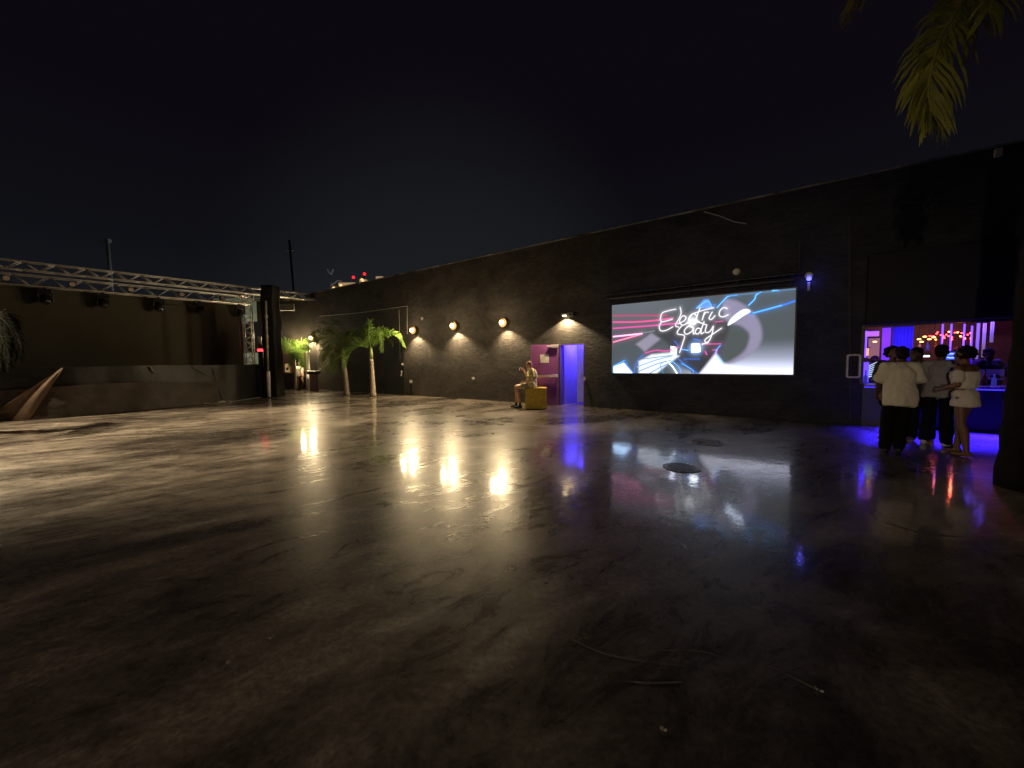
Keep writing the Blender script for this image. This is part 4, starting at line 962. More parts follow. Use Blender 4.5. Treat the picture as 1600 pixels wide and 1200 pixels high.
# ------------------------------------------------------------------ people
def fingers(b, wrist, d, side, pn, curl=.5, sc=1.0, thumb_side=1):
    """hand: palm, four unequal curled fingers and a thumb from the side of the palm. d: along hand, side: across, pn: palm normal (curl direction)"""
    d = Vector(d).normalized(); side = Vector(side); side = (side-d*side.dot(d)).normalized(); pn = Vector(pn); pn = (pn-d*pn.dot(d)-side*pn.dot(side)).normalized()
    wr = Vector(wrist); M3 = Matrix((side, d, pn)).transposed()
    b.ell(wr+d*.045*sc, (.040*sc, .050*sc, .016*sc), 12, 8, M3)
    for i, (o, l_) in enumerate(((-.029, .070), (-.010, .080), (.010, .076), (.028, .060))):
        p = wr+d*.082*sc+side*o*sc; dd = d; r_ = .0088*sc; c_ = curl*(.8+.15*i)
        for seg_ in range(3):
            dd = (dd*math.cos(c_)+pn*math.sin(c_)).normalized() if seg_ else (dd*math.cos(c_*.5)+pn*math.sin(c_*.5)).normalized()
            p2 = p+dd*l_*sc*(.42, .33, .25)[seg_]; b.cap(p, r_, p2, r_*.9, 8); p = p2; r_ *= .92
    p = wr+d*.025*sc+side*thumb_side*-.035*sc; dd = (d*.75-side*thumb_side*.55+pn*.35).normalized()
    p2 = p+dd*.038*sc; p3 = p2+(dd+pn*.5+d*.4).normalized()*.030*sc; b.cap(p, .0115*sc, p2, .010*sc, 8); b.cap(p2, .010*sc, p3, .0085*sc, 8)
DEF = dict(pel=(0, 0, .95), chest=(0, 0, 1.26), neck=(0, .01, 1.46), head=(0, -.015, 1.60), shL=(-.175, 0, 1.405), shR=(.175, 0, 1.405), elL=(-.23, .02, 1.12), elR=(.23, .02, 1.12), wrL=(-.24, -.06, .88), wrR=(.24, -.06, .88),
           hiL=(-.09, 0, .92), hiR=(.09, 0, .92), knL=(-.10, -.02, .50), knR=(.10, -.02, .50), anL=(-.11, .03, .09), anR=(.11, .03, .09), tl=0, tr=0, ht=0, hp=0, hr=0, curlL=.5, curlR=.5)
def skinmat(n, col): return mat(n, col, .5, var=.08, vs=12)
def person(lab, loc, rotz, J, skin, shirt=None, pants=None, hair=None, shoes=None, female=False, scale=1.0, voxel=.0085, fat=1.0, extra=None, group=None, sleeves='short', shirt_len=.0, sw=1.0):
    j = dict(DEF); j.update(J); V = {k: Vector(v) for k, v in j.items() if isinstance(v, tuple)}
    t = thing('person', lab, 'person', loc, rotz, group); t.scale = (scale,)*3
    b = MB(); ax = (V['neck']-V['pel']).normalized(); f = fat*(.90 if female else 1.0)
    side = (V['shR']-V['shL']).normalized(); Mt = Matrix((side, ax.cross(side).normalized(), ax)).transposed()
    waist = V['pel'].lerp(V['chest'], .45)
    b.ell(V['pel'], (.165*f, .115*f, .13), mtx=Mt); b.ell(waist, (.135*f, .095*f, .15), mtx=Mt); b.ell(V['chest'], (.165*f, .112*f, .17), mtx=Mt)
    b.ell(V['chest'].lerp(V['neck'], .55), (.15*f, .085*f, .09), mtx=Mt)
    if female:
        for s_ in (-1, 1): b.ell(V['chest']+Mt @ Vector((s_*.07, -.10, .0)), (.06, .05, .06), mtx=Mt)
    b.cap(V['neck']-ax*.04, .062*f, V['neck'].lerp(V['head'], .5), .052, 12)
    for s_ in 'LR':
        b.cap(V['neck']-ax*.035, .055, V['sh'+s_], .058*f, 12)
        b.cap(V['sh'+s_], .054*f, V['el'+s_], .040, 12); b.cap(V['el'+s_], .040, V['el'+s_].lerp(V['wr'+s_], .35), .041, 12); b.cap(V['el'+s_].lerp(V['wr'+s_], .35), .041, V['wr'+s_], .026, 12)
        dh = (V['wr'+s_]-V['el'+s_]).normalized(); sd_ = Vector((0, -1, 0)) if abs(dh.y) < .8 else Vector((0, 0, 1)); inw = side*(1 if s_ == 'L' else -1)
        fingers(b, V['wr'+s_], dh, sd_*(-1), inw, j['curl'+s_], 1.0, 1)
        hipo = V['hi'+s_]; b.cap(hipo, .085*f, hipo.lerp(V['kn'+s_], .5), .075*f, 14); b.cap(hipo.lerp(V['kn'+s_], .5), .075*f, V['kn'+s_], .053, 14)
        calf = V['kn'+s_].lerp(V['an'+s_], .32)+Vector((0, .02, 0)); b.cap(V['kn'+s_], .052, calf, .054, 12); b.cap(calf, .054, V['an'+s_], .034, 12)
        ta = R(j['tl'] if s_ == 'L' else j['tr']); toe = Vector((math.sin(ta), -math.cos(ta), 0))
        b.cap(V['an'+s_]+Vector((0, 0, -.035))-toe*.03, .036, V['an'+s_]+toe*.15+Vector((0, 0, -.055)), .026, 12)
    H = Matrix.Translation(V['head']) @ Matrix.Rotation(R(j['ht']), 4, 'Z') @ Matrix.Rotation(R(j['hr']), 4, 'Y') @ Matrix.Rotation(R(j['hp']), 4, 'X'); H3 = H.to_3x3()
    b.ell(H @ Vector((0, .012, .025)), (.077, .095, .098), 18, 12, H3); b.ell(H @ Vector((0, -.025, -.045)), (.058, .068, .068), 16, 10, H3)
    b.ell(H @ Vector((0, -.085, -.005)), (.013, .020, .026), 10, 8, H3); b.ell(H @ Vector((0, -.080, -.055)), (.026, .014, .012), 10, 8, H3); b.ell(H @ Vector((0, -.075, -.095)), (.026, .022, .020), 10, 8, H3)
    b.ell(H @ Vector((0, -.072, .035)), (.055, .02, .012), 10, 8, H3)
    for s_ in (-1, 1): b.ell(H @ Vector((s_*.078, .012, -.005)), (.012, .022, .032), 10, 8, H3)
    body = b.blend('body', skin, t, voxel, 3)
    ey = MB()
    for s_ in (-1, 1): ey.ell(H @ Vector((s_*.031, -.078, .012)), .0115, 10, 8)
    ey.build('eyes', mat('eye', (.08, .05, .04), .2), t, smooth=True)
    if hair: hair(t, H, H3)
    def tors(g, z0, z1, flare, b):      # loose garment round the trunk, from below the hip to the neck
        lo_ = V['pel']+ax*z0
        b.ell(V['pel']+ax*.02, (.19*f+flare, .14*f+flare, .15), mtx=Mt, seg=18); b.ell(waist, (.175*f+flare, .135*f+flare, .17), mtx=Mt, seg=18); b.ell(V['chest'], (.19*f, .14*f, .18), mtx=Mt, seg=18)
        b.ell(V['chest'].lerp(V['neck'], .5), (.165*f, .10*f, .10), mtx=Mt, seg=18)
        L0 = len(b.v); n_ = 22; rs = [(z0, .205*f+flare, .150*f+flare), (z0+.12, .20*f+flare, .150*f+flare), (.30, .195*f, .142*f)]
        for zz_, rx, ry in rs:
            for q_ in range(n_):
                a_ = 2*math.pi*q_/n_; wv = 1+.035*math.sin(a_*5+zz_*6)+.02*math.sin(a_*9); b.v.append(tuple(V['pel']+Mt @ Vector((rx*wv*math.cos(a_), ry*wv*math.sin(a_), zz_))))
        for i_ in range(2):
            for q_ in range(n_): a_ = L0+i_*n_+q_; c_ = L0+i_*n_+(q_+1) % n_; b.f.append([a_, c_, c_+n_, a_+n_]); b.mi.append(0)
        b.f.append([L0+q_ for q_ in range(n_)][::-1]); b.mi.append(0); b.f.append([L0+2*n_+q_ for q_ in range(n_)]); b.mi.append(0)
    if shirt:
        g = MB(); tors(g, -.10-shirt_len, 1, .012, g)
        for s_ in 'LR':
            g.cap(V['neck']-ax*.06, .062, V['sh'+s_], .072*f, 12)
            e_ = V['sh'+s_].lerp(V['el'+s_], .72 if sleeves == 'short' else .35); g.cap(V['sh'+s_], .074*f, e_, .078, 14)
            if sleeves == 'long': g.cap(e_, .07, V['el'+s_], .062, 12); g.cap(V['el'+s_], .060, V['el'+s_].lerp(V['wr'+s_], .85), .050, 12)
        g.blend('shirt', shirt, t, voxel*1.25, 3, fold=.018)
    if pants:
        long_ = pants[1]; g = MB(); g.ell(V['pel']-ax*.01, (.18*f, .132*f, .14), mtx=Mt, seg=18)
        for s_ in 'LR':
            hipo = V['hi'+s_]; g.cap(hipo, .104*f, hipo.lerp(V['kn'+s_], .5), .094*f, 14)
            if long_: g.cap(hipo.lerp(V['kn'+s_], .5), .094*f, V['kn'+s_], .078, 14); g.cap(V['kn'+s_], .078, V['an'+s_].lerp(V['kn'+s_], .5), .077, 14); g.cap(V['an'+s_].lerp(V['kn'+s_], .5), .077, V['an'+s_]+Vector((0, 0, .03)), .070, 14)
        g.blend('trousers' if long_ else 'shorts', pants[0], t, voxel*1.25, 3, fold=.010)
    if shoes:
        for s_ in 'LR':
            g = MB(); g2 = MB()
            ta = R(j['tl'] if s_ == 'L' else j['tr']); toe = Vector((math.sin(ta), -math.cos(ta), 0)); a_ = V['an'+s_]
            g.cap(a_+Vector((0, 0, -.03))-toe*.035, .045, a_+toe*.15+Vector((0, 0, -.05)), .036, 12); g.cap(a_, .046, a_+Vector((0, 0, -.03)), .048, 12)
            g2.cap(a_+Vector((0, 0, -.072))-toe*.045, .017, a_+toe*.165+Vector((0, 0, -.072)), .017, 10); g2.ell(a_+Vector((0, 0, -.072))+toe*.06, (.048, .09, .017), 14, 8, Matrix.Rotation(ta, 3, 'Z'))
            sh_ = g.blend('shoe', shoes[0], t, voxel, 2)
            g2.blend('sole', shoes[1], sh_, voxel*.8, 1)
    if extra: extra(t, V, H, H3)
    return t
def hair_short(m_):
    def f(t, H, H3):
        b = MB(); b.ell(H @ Vector((0, .026, .045)), (.084, .096, .088), 16, 10, H3); b.ell(H @ Vector((0, .05, -.01)), (.076, .070, .075), 14, 8, H3)
        rr = random.Random(4)
        for _ in range(40):
            a_, e_ = rr.uniform(0, 6.28), rr.uniform(.1, 1.5); b.ell(H @ Vector((.082*math.cos(a_)*math.cos(e_), .03+.088*math.sin(a_)*math.cos(e_)*1.0, .05+.085*math.sin(e_))), .014, 6, 5)
        b.blend('hair', m_, t, .008, 1)
    return f
def hair_curly(m_, big=1.0):
    def f(t, H, H3):
        b = MB(); rr = random.Random(9); b.ell(H @ Vector((0, .045, .04)), (.095*big, .10*big, .10*big), 14, 8, H3)
        for _ in range(120):
            a_, e_ = rr.uniform(0, 6.28), rr.uniform(-.9, 1.5); r_ = big*rr.uniform(.10, .125); p = Vector((r_*math.cos(a_)*math.cos(e_), .05+r_*math.sin(a_)*math.cos(e_), .04+r_*math.sin(e_)))
            if p.y > -.045 or p.z > .10: b.ell(H @ p, rr.uniform(.014, .026), 7, 5)
        b.blend('hair', m_, t, .008, 1)
    return f
def hair_bun(m_):
    def f(t, H, H3):
        hair_curly(m_, .92)(t, H, H3); 
    return f
SK_T = skinmat('tan_skin', (.50, .27, .17)); SK_B = skinmat('brown_skin', (.16, .075, .045)); SK_D = skinmat('dark_skin', (.075, .038, .026))
HB = mat('black_hair', (.006, .005, .004), .8, spec=.2, bump=.3, bs=90); HLB = mat('light_brown_hair', (.28, .13, .05), .5, var=.4, vs=40, bump=.3, bs=90)
WCO = mat('cream_cotton', (.62, .57, .47), .8, var=.06, vs=6, bump=.25, bs=10); GCO = mat('light_grey_cotton', (.26, .25, .26), .8, var=.06, vs=6, bump=.25, bs=10); WTOP = mat('white_knit', (.66, .60, .54), .8, var=.06, vs=6, bump=.25, bs=14)
BKC = mat('black_trousers', (.005, .005, .006), .9, spec=.15, bump=.3, bs=12); SHW = mat('white_shoe', (.55, .52, .48), .5); SHB = mat('black_shoe', (.012, .012, .012), .4)
pat = mat('patterned_shirt', (.42, .36, .10), .7, bump=.2, bs=12)
n2 = pat.node_tree.nodes; l2 = pat.node_tree.links; tcn = n2.new('ShaderNodeTexCoord'); vo = n2.new('ShaderNodeTexVoronoi'); vo.inputs['Scale'].default_value = 17; l2.new(tcn.outputs['Object'], vo.inputs[0]); crn = n2.new('ShaderNodeValToRGB')
crn.color_ramp.interpolation = 'CONSTANT'; crn.color_ramp.elements[0].color = (.05, .07, .02, 1); crn.color_ramp.elements[1].position = .36; crn.color_ramp.elements[1].color = (.60, .50, .16, 1); k = crn.color_ramp.elements.new(.62); k.color = (.70, .66, .50, 1)
l2.new(vo.outputs['Distance'], crn.inputs[0]); l2.new(crn.outputs[0], n2['Principled BSDF'].inputs['Base Color'])

# seated person on the yellow cube, facing left
def seat_extra(t, V, H, H3):
    MB().box(-.09, .09, -.004, .004, -.055, .055, Matrix.Translation(V['wrL']+Vector((.06, -.13, .06))) @ Matrix.Rotation(R(-20), 4, 'X')).build('held_paper', mat('white_card', (.7, .68, .6), .6), t)
    for s_ in 'LR': MB().cap(V['an'+s_]+Vector((0, 0, .0)), .044, V['an'+s_]+Vector((0, 0, .07)), .043, 10).build('sock', SHB, t, smooth=True)
ps = gp(829, 637) ; cs0 = gp(821, 640)
person('seated person in patterned yellow shirt and tan shorts on the yellow cube', (cs0.x+.20, cs0.y+.33, 0), R(-96), dict(
    pel=(0, .02, .775), chest=(0, .06, 1.08), neck=(0, -.0, 1.27), head=(0, -.07, 1.385), shL=(-.17, .02, 1.215), shR=(.17, .02, 1.215),
    elL=(-.24, -.14, 1.02), wrL=(-.12, -.24, 1.22), elR=(.23, .06, .95), wrR=(.15, -.22, .86), hiL=(-.09, -.02, .755), hiR=(.09, -.02, .755), knL=(-.11, -.50, .70), knR=(.10, -.47, .68),
    anL=(-.10, -.50, .10), anR=(.10, -.36, .10), hp=14, curlL=.8, curlR=.4), SK_T, pat, (mat('tan_shorts', (.36, .30, .19), .8), False), hair_short(HLB), (SHB, SHB), scale=1.0, voxel=.010, extra=seat_extra)

# far person by the arcade
pf = gp(468.5, 609)
person('distant person in white shirt standing by the arcade table', pf, R(50), dict(knR=(.12, -.12, .52)), SK_T, WTOP, (mat('khaki_trousers', (.20, .12, .08), .8), True), hair_short(HB), (SHB, SHB), scale=.93, voxel=.014)

# group at the bar
def face(p, rel): return math.atan2(p.y, p.x)+R(90+rel)      # 0 = back to the photographer, 90 = looking to the left of the photo
p1 = gp(1401, 708)
person('man in a loose cream short sleeved shirt and black trousers seen from behind', p1, face(p1, 8), dict(
    pel=(0, 0, .95), chest=(0, -.01, 1.24), neck=(0, -.05, 1.44), head=(-.02, -.11, 1.56), hp=18, shL=(-.165, -.03, 1.385), shR=(.165, -.03, 1.385), elL=(-.24, -.10, 1.13), elR=(.235, -.05, 1.12), wrL=(-.16, -.28, 1.02), wrR=(.24, -.18, .93),
    anL=(-.02, -.02, .09), knL=(-.04, -.06, .5), anR=(.15, .12, .09), knR=(.13, .02, .5), curlL=.8, curlR=.8), SK_D, WCO, (BKC, True), hair_short(HB), (SHB, SHB), scale=1.0, fat=.87, voxel=.009, shirt_len=.08)
p2 = gp(1462, 697)
person('man in a light grey tee and black trousers with pale soled shoes, back turned', p2, face(p2, -12), dict(
    chest=(0, -.0, 1.26), neck=(0, -.03, 1.46), head=(.0, -.07, 1.60), shL=(-.165, 0, 1.40), shR=(.165, 0, 1.40), elL=(-.22, -.06, 1.14), elR=(.25, .02, 1.14), wrL=(-.14, -.26, 1.06), wrR=(.23, -.12, .92), anL=(-.13, .05, .09), anR=(.16, -.05, .09), tr=12, tl=-30), SK_D, GCO, (BKC, True), hair_short(HB), (SHW, SHW), scale=1.0, fat=.85, voxel=.009)
def wextra(t, V, H, H3):
    g = MB()
    g.rings([(0, .01, .76, .160, .140), (0, .01, .82, .160, .140), (0, .01, .90, .150, .125), (0, .0, .97, .130, .100)], 22); g.ell(V['pel'], (.160, .125, .10)); g.blend('flared_shorts', WTOP, t, .010, 2, fold=.010)
    g = MB(); g.rings([(0, -.005, 1.03, .150, .120), (0, -.01, 1.10, .150, .130), (0, -.015, 1.20, .168, .150), (0, -.012, 1.275, .172, .135)], 24)
    for s_ in 'LR': q_ = V['sh'+s_].lerp(V['el'+s_], .30); q2 = V['sh'+s_].lerp(V['el'+s_], .62); g.cap(q_, .060, q2, .064, 14)
    g.blend('off_shoulder_top', WTOP, t, .010, 2, fold=.009)
p3 = gp(1502, 712)
person('woman with dark curly hair in a white off shoulder top and white shorts', p3, face(p3, 62), dict(
    pel=(0, .0, .93), chest=(0, .0, 1.20), neck=(0, -.01, 1.38), head=(0, -.05, 1.51), hp=6, shL=(-.165, 0, 1.32), shR=(.165, 0, 1.32), elL=(-.20, -.03, 1.08), wrL=(-.08, -.22, 1.02), elR=(.20, .02, 1.08), wrR=(.12, -.22, 1.00),
    hiL=(-.085, 0, .88), hiR=(.085, 0, .88), anL=(-.07, -.10, .09), knL=(-.08, -.08, .5), anR=(.09, .10, .09), knR=(.09, .02, .5), curlL=.8, curlR=.8), SK_B, None, None, hair_curly(HB, .84), None, female=True, scale=1.02, voxel=.009, extra=wextra, sleeves='short')
p4 = gp(1389, 690)
person('bare legged person mostly hidden behind the man in the cream shirt', p4, face(p4, -140), dict(head=(-.02, -.04, 1.58)), SK_B, mat('plum_top', (.035, .008, .025), .7), (BKC, False), hair_curly(HB, .88), None, female=True, scale=1.0, voxel=.010)
p5 = gp(1437, 691)
def w5(t, V, H, H3): MB().box(-.03, .03, -.045, .045, -.04, .04, Matrix.Translation(V['wrL']+Vector((-.03, -.02, -.06)))).build('held_phone', mat('white_phone', (.65, .65, .68), .4, emit=(.8, .8, 1), es=.08), t, bevel=.006)
person('person in dark clothes between the cream shirt and the grey tee, holding something white', p5, face(p5, 170), dict(head=(-.10, -.06, 1.60), neck=(-.05, 0, 1.46), ht=-25, elL=(-.22, -.03, 1.12), wrL=(-.20, -.16, .92), tl=-20, tr=20), SK_D, mat('navy_shirt', (.018, .014, .03), .8), (BKC, True), hair_short(HB), (mat('dull_red_shoe', (.20, .08, .06), .5), SHW), scale=.98, voxel=.010, extra=w5)

# ------------------------------------------------------------------ inside the bar
def bi(px, py, dep):            # local position in the venue frame, dep metres behind the wall face
    r = ray(px, py); k_ = (A+N*dep).dot(N)/r.dot(N); p = Vector((0, 0, CAMH))+r*k_ - A
    return p.dot(U), dep, p.z
def VW(l_): return A+U*l_[0]+N*l_[1]+Vector((0, 0, l_[2]))
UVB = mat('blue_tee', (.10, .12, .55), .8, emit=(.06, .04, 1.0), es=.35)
def bartender(px, dep, lab, m_, rz, hp=0, sc=1.0, hairf=None):
    l_ = bi(px, 580, dep); p = VW((l_[0], dep, 0)); 
    person(lab, p, rz, dict(elL=(-.26, -.10, 1.15), wrL=(-.14, -.34, 1.12), elR=(.26, -.10, 1.15), wrR=(.14, -.34, 1.10), hp=hp), SK_D, m_, (BKC, True), hairf or hair_short(HB), (SHB, SHB), scale=sc, voxel=.013, fat=1.05)
bartender(1433, 1.0, 'bartender in a bright blue shirt bending behind the counter', UVB, WR+R(10), 10, .93)
bartender(1543, 1.1, 'bartender in dark clothes at the right of the bar hatch', mat('dark_tee', (.03, .02, .05), .8), WR+R(20), 10, .98)
bartender(1366, 1.7, 'bar worker in dark clothes at the left corner of the hatch', mat('plum_tee', (.05, .02, .08), .8), WR-R(20), 10, .9)
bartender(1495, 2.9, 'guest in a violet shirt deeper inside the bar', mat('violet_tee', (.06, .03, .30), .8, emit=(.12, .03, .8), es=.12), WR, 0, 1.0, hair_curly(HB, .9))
def bthing(name, lab, cat, px, py, dep, group=None):
    return thing(name, lab, cat, VW(bi(px, py, dep)), WR, group)
# hanging rack of red and orange bulbs
t = bthing('pendant_rack', 'hanging rack of glowing red and orange bulbs inside the bar', 'lamp', 1485, 524, 3.4)
MB().box(-.38, .38, -.03, .03, .13, .15).tube([(-.3, 0, .15), (-.3, 0, 1.0)], .008, 6).tube([(.3, 0, .15), (.3, 0, 1.0)], .008, 6).build('rack_bar', BLACKM, t)
rr = random.Random(11)
for i in range(26):
    hot = rr.random(); x_ = -.36+.72*i/25; c_ = glow('red_bulb', (1, .05, .05), 9) if hot < .75 else glow('orange_bulb', (1, .30, .07), 9)
    z_ = rr.uniform(-.12, .10); bo = MB(); bo.ell((x_, rr.uniform(-.1, .1), z_), (.021, .02, .018), 10, 7); bo.build('bulb', c_, t, smooth=True)
lamp('rack_light', 'POINT', t, (0, -.2, -.1), 55, (1, .14, .07), shadow_soft_size=.2)
for i, (px, py) in enumerate(((1436, 530), (1445, 526), (1452, 530), (1459, 527), (1440, 534), (1367, 534))):
    t = bthing('candle_lamp', ('small amber bulb inside the bar left of the red rack, number varies along a string' if False else ['leftmost amber bulb of the string inside the bar', 'second amber bulb from the left of the string inside the bar', 'third amber bulb of the string inside the bar', 'amber bulb nearest the red rack', 'lowest amber bulb of the string inside the bar', 'amber bulb alone at the left side of the hatch'][i]), 'lamp', px, py, 4.2 if i < 5 else 2.4, 'amber bulbs inside the bar')
    MB().ell((0, 0, 0), (.045, .04, .022), 12, 8).build('bulb', glow('amber_bulb', (1, .45, .14), 5), t, smooth=True)
    MB().tube([(0, 0, .02), (0, 0, .9)], .006, 5).build('cord', BLACKM, t)
# vertical blue tubes and drapes
def bpanel(name, lab, cat, x0, x1, y0, y1, dep, m_, th=.04, part='panel_face', wavy=False):
    a_ = bi(x0, y1, dep); b2 = bi(x1, y0, dep); p = VW(a_); t = thing(name, lab, cat, p, WR); w_ = b2[0]-a_[0]; h_ = b2[2]-a_[2]
    if wavy:
        b = MB(); n_ = 24; vs = []
        for i in range(n_+1):
            for z_ in (0, h_): vs.append((w_*i/n_, .03*math.sin(i*1.5), z_))
        b.add(vs, [(2*i, 2*i+2, 2*i+3, 2*i+1) for i in range(n_)]); o = b.build(part, m_, t, smooth=True); s2 = o.modifiers.new('t', 'SOLIDIFY'); s2.thickness = .01
    else: MB().box(0, w_, 0, th, 0, h_).build(part, m_, t, bevel=.004)
    MB().box(-.02, w_+.02, 0, .05, h_, h_+.03).build('top_rail', BLACKM, t)
    return t
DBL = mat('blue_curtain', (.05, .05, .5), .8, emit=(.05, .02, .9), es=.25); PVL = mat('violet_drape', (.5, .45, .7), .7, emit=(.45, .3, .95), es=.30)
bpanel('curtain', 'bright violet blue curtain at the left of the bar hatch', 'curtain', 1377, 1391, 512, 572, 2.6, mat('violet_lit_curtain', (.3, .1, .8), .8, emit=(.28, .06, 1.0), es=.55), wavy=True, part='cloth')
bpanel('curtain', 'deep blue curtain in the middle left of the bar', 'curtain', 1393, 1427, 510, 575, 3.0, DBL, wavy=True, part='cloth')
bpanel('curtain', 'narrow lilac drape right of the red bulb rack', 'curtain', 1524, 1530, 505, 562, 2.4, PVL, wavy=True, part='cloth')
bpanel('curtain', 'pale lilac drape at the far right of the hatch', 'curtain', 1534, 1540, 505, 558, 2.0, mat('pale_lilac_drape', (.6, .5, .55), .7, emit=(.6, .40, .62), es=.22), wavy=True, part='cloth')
bpanel('curtain', 'violet edge drape beside the right bartender', 'curtain', 1547, 1552, 503, 535, 1.8, PVL, wavy=True, part='cloth')
BLT = glow('blue_tube', (.14, .05, 1.0), 3.0)
def tube_lamp(lab, x, y0, y1, dep):
    a_ = bi(x, y1, dep); b2 = bi(x, y0, dep); t = thing('neon_tube', lab, 'neon tube', VW(a_), WR, 'blue neon tubes in the bar')
    h_ = b2[2]-a_[2]; MB().tube([(0, 0, .02), (0, 0, h_-.02)], .018, 8).build('glass_tube', BLT, t, smooth=True)
    MB().tube([(0, 0, -.02), (0, 0, .02)], .024, 8).tube([(0, 0, h_-.02), (0, 0, h_+.02)], .024, 8).build('end_cap', BLACKM, t)
tube_lamp('blue neon tube left of the red bulb rack', 1471, 505, 548, 3.3); tube_lamp('blue neon tube beside the middle of the red bulb rack', 1484, 505, 556, 3.2)
tube_lamp('blue neon tube right of the red bulb rack', 1505, 505, 546, 3.3); tube_lamp('blue neon tube at the right before the lilac drapes', 1516, 508, 560, 3.0); tube_lamp('blue neon tube beside the left curtain', 1352, 516, 560, 2.0)
bpanel('added_jamb_glow', 'added glowing panel standing for the blue-lit left jamb of the hatch', 'added panel', 1349, 1358, 566, 597, .35, glow('added_blue_glow', (.05, .02, 1), 4.5))  # added glow in place of blue light falling on the jamb
# lit poster / screens
t = bthing('bar_screen', 'white and cyan striped glowing screen at the left end of the hatch', 'screen', 1361, 581, .9)
MB().box(-.16, .16, .0, .03, -.21, .21).build('casing', BLACKP, t)
st_ = MB(); rr = random.Random(2)
for i in range(7):
    z_ = -.17+.05*i; st_.add([(-.12+.01*i, -.005, z_), (.10, -.005, z_+.10), (.12, -.005, z_+.125), (-.11+.01*i, -.005, z_+.022)], [(0, 1, 2, 3)])
st_.build('stripes', glow('cyan_white', (.55, .75, 1), 1.5), t)
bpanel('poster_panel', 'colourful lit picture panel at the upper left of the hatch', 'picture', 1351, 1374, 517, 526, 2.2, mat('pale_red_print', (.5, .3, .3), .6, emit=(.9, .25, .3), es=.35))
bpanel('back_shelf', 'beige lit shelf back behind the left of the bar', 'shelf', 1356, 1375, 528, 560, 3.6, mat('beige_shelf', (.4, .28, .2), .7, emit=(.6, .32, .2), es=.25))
bpanel('orange_light_box', 'small amber light box low behind the left curtain', 'lamp', 1351, 1358, 544, 556, 2.0, glow('amber_box', (1, .45, .08), 1.2))
bpanel('shelf_strip', 'short white light strip above the bar counter', 'light strip', 1440, 1453, 555, 558, 1.3, glow('white_strip', (.8, .85, 1), 2.2))
bpanel('fridge_panel', 'deep blue glowing panel behind the woman at the right', 'fridge', 1522, 1545, 563, 577, 1.4, glow('deep_blue', (.06, .03, 1), .55))
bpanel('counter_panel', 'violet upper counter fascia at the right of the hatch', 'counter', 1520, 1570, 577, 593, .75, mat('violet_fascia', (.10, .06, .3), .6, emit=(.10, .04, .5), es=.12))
bpanel('blue_sign', 'rounded blue glowing sign on the bar behind the guest', 'sign', 1478, 1494, 550, 562, 2.2, glow('blue_sign_glow', (.08, .10, 1), .8))
t = bthing('blue_ring_lamp', 'small ring of blue neon on the blue sign', 'neon ring', 1487, 556, 2.12)
b = MB(); b.tube([(.10*math.cos(a_), 0, .05*math.sin(a_)) for a_ in [i*math.pi/12 for i in range(25)]], .012, 6); b.build('neon_ring', glow('bright_blue_ring', (.15, .35, 1), 3), t)
# bottles on the counter
GL = [mat('bottle_clear', (.5, .5, .6), .1), mat('bottle_blue', (.05, .08, .5), .1, emit=(.1, .1, 1), es=.2), mat('bottle_amber', (.35, .15, .04), .1)]
for i, (px, h_, lab) in enumerate(((1352, .28, 'blue glass bottle at the left end of the bar counter'), (1377, .24, 'clear bottle on the counter beside the striped screen'), (1528, .26, 'clear bottle on the counter behind the woman'), (1538, .30, 'amber bottle on the counter at the right'), (1553, .24, 'blue bottle on the counter at the far right'))):
    l_ = bi(px, 598, .25); t = thing('bottle', lab, 'bottle', VW((l_[0], .25, BH0+.001)), WR, 'bottles on the bar counter')
    MB().rings([(0, 0, 0, .036, .036), (0, 0, h_*.55, .036, .036), (0, 0, h_*.7, .014, .014), (0, 0, h_, .013, .013)], 14).build('glass_body', GL[(1, 0, 0, 2, 1)[i]], t, smooth=True)
    MB().tube([(0, 0, h_), (0, 0, h_+.02)], .015, 10).build('bottle_cap', BLACKP, t)
l_ = bi(1396, 548, 4.6); l2_ = bi(1470, 548, 4.6)
t = thing('bottle_shelf', 'dark shelf of bottles on the back wall of the bar', 'shelf', VW((l_[0], 4.6, l_[2])), WR); wS = l2_[0]-l_[0]
MB().box(0, wS, 0, .28, -.03, 0).build('shelf_board', DARKR, t)
rr = random.Random(4)
for i in range(6):
    x_ = .08+(wS-.16)*i/5; h_ = rr.uniform(.24, .33); b = thing('bottle', ('leftmost', 'second from the left', 'third from the left', 'fourth from the left', 'fifth from the left', 'rightmost')[i]+' bottle of the row on the back wall shelf of the bar', 'bottle', VW((l_[0]+x_, 4.72, l_[2]+.001)), WR, 'bottles on the back wall shelf')
    MB().rings([(0, 0, 0, .036, .036), (0, 0, h_*.55, .036, .036), (0, 0, h_*.7, .014, .014), (0, 0, h_, .013, .013)], 12).build('glass_body', GL[i % 3], b, smooth=True)
    MB().tube([(0, 0, h_), (0, 0, h_+.02)], .015, 10).build('bottle_cap', BLACKP, b)
# white post and blue lamp at the foot of the counter
pw_ = gp(1562, 667); hh = dp(1564, 608, pw_.y).z
t = thing('white_post', 'slim pale post before the right end of the bar counter', 'post', pw_)
MB().tube([(0, 0, 0), (0, 0, hh)], .018, 10).build('post_shaft', WHITEP, t, smooth=True); MB().tube([(0, 0, 0), (0, 0, .015)], .08, 16).build('post_foot', GREYP, t)
pb_ = gp(1570, 668); zz_ = dp(1570, 659, pb_.y).z
t = thing('blue_floor_lamp', 'oval glowing blue lamp low beside the near palm trunk', 'lamp', (pb_.x, pb_.y, 0))
MB().ell((0, 0, max(.12, zz_)), (.05, .04, .10), 14, 10).build('lamp_glass', glow('blue_oval', (.03, .06, 1), 2.2), t, smooth=True)
MB().tube([(0, 0, 0), (0, 0, .06)], .05, 14).build('lamp_base', BLACKM, t)
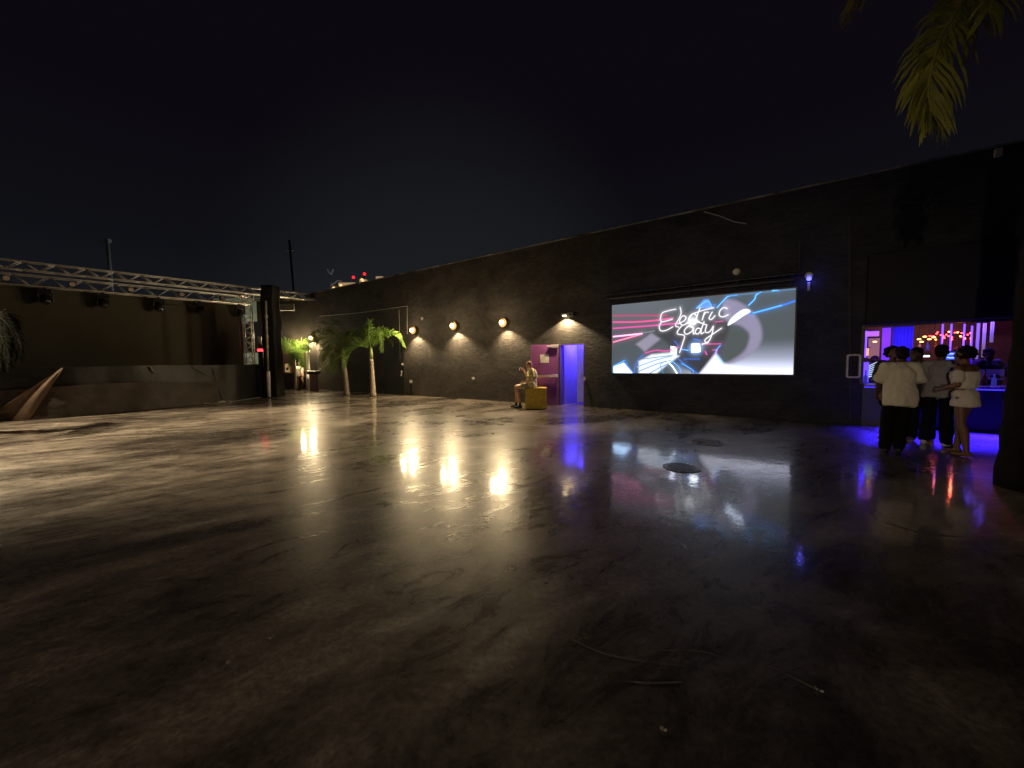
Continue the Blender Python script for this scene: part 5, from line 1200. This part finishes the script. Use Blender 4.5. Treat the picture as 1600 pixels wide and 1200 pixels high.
# small unlit fitting on the wall top at the right
t = wthing('wall_floodlight', 'small unlit pale fitting at the top of the wall by the near palm', 'floodlight', 1558, 236)
MB().box(-.05, .05, -.10, -.02, -.13, .02).build('housing', GREYP, t, bevel=.01); MB().tube([(0, -.03, .02), (0, -.03, .12)], .012, 6).build('bracket', BLACKM, t)

# ------------------------------------------------------------------ manholes and litter
def manhole(px, py, r_, lab, m_):
    t = thing('manhole_cover', lab, 'manhole cover', gp(px, py))
    MB().rings([(0, 0, .001, r_, r_), (0, 0, .010, r_, r_), (0, 0, .010, r_*.93, r_*.93)], 36).build('rim', mat('iron_rim', (.05, .045, .04), .35, .6), t)
    b = MB(); b.rings([(0, 0, .011, r_*.9, r_*.9), (0, 0, .014, r_*.9, r_*.9)], 36)
    for i in range(-3, 4):
        y_ = i*r_*.24; w_ = math.sqrt(max(0, (r_*.8)**2-y_**2)); b.box(-w_, w_, y_-.012, y_+.012, .0142, .020)
    b.build('lid', m_, t)
manhole(1065, 731, .25, 'dark iron manhole cover in the reflection of the video screen', mat('iron_lid', (.035, .032, .03), .3, .7, var=.4))
manhole(1103, 691, .32, 'faint flat manhole cover beyond the darker one', FLOOR)
rr = random.Random(21)
for px, py, lab in ((425, 997, 'tiny pale scrap of litter at the lower left'), (1281, 1080, 'tiny scrap at the end of a scratch near the bottom'), (852, 912, 'small dark drain hole spot right of centre'), (357, 1038, 'small pale fleck left of the bottom centre'), (1036, 1143, 'small reddish fleck near the bottom edge')):
    p = gp(px, py); b = MB(); n_ = 5; s_ = .007
    dark = px == 852
    for _ in range(3):
        a_ = rr.uniform(0, 6.28); q_ = Matrix.Translation((rr.uniform(-.01, .01), rr.uniform(-.01, .01), .006)) @ Matrix.Rotation(a_, 4, 'Z') @ Matrix.Rotation(rr.uniform(-.5, .5), 4, 'X'); b.add([q_ @ Vector((-s_, -.004, 0)), q_ @ Vector((s_, -.005, .003)), q_ @ Vector((s_*.8, .006, .006)), q_ @ Vector((-s_, .005, .001))], [(0, 1, 2, 3)])
    o = b.build('litter_scrap', BLACKP if dark else PT, None, loc=p); s2 = o.modifiers.new('t', 'SOLIDIFY'); s2.thickness = .002
    tag(o, lab, 'litter')

# ------------------------------------------------------------------ yard floodlight standing off to the left behind the photographer
fl = thing('yard_floodlight', 'short floodlight mast out of view behind the photographer, lighting the people and the cube', 'floodlight', (-16, -16.5, 0))
MB().tube([(0, 0, 0), (0, 0, 3.0)], [.08, .05], 12).build('mast', GREYP, fl, smooth=True)
MB().box(-.25, .25, -.2, .2, 3.0, 3.25).build('housing', BLACKM, fl, bevel=.02)
lamp('flood_light', 'SPOT', fl, (.4, .4, 2.9), 4600, (1.0, .78, .52), target=(20.0, 24.4, -.6), spot_size=R(26), spot_blend=.7, shadow_soft_size=.12)

fl2 = thing('yard_floodlight', 'tall floodlight mast out of view beyond the stage lighting the left half of the yard', 'floodlight', (-19, 9, 0))
MB().tube([(0, 0, 0), (0, 0, 11.1)], [.13, .07], 12).build('mast', GREYP, fl2, smooth=True)
MB().box(-.25, .25, -.2, .2, 11.1, 11.4).build('housing', BLACKM, fl2, bevel=.02)
lamp('flood_light', 'SPOT', fl2, (.4, 0, 11.0), 31000, (1.0, .78, .50), target=(9.8, -.1, 0), spot_size=R(44), spot_blend=.7, shadow_soft_size=.12)
sl = thing('added_back_lamp', 'unseen lamp added behind the end building to brighten the far poles', 'added lamp', (-15, 40, 0))  # unseen lamp, added only to brighten the far poles and towers
MB().tube([(0, 0, 0), (0, 0, 4.6), (0, -1.2, 5.0)], [.12, .07, .05], 10).build('added_lamp_post', GREYP, sl, smooth=True)
MB().box(-.15, .15, -1.9, -1.2, 4.9, 5.05).build('added_lamp_head', GREYP, sl, bevel=.02)
lamp('added_back_light', 'POINT', sl, (0, -1.6, 4.7), 1500, (1, .97, .9), shadow_soft_size=.2)
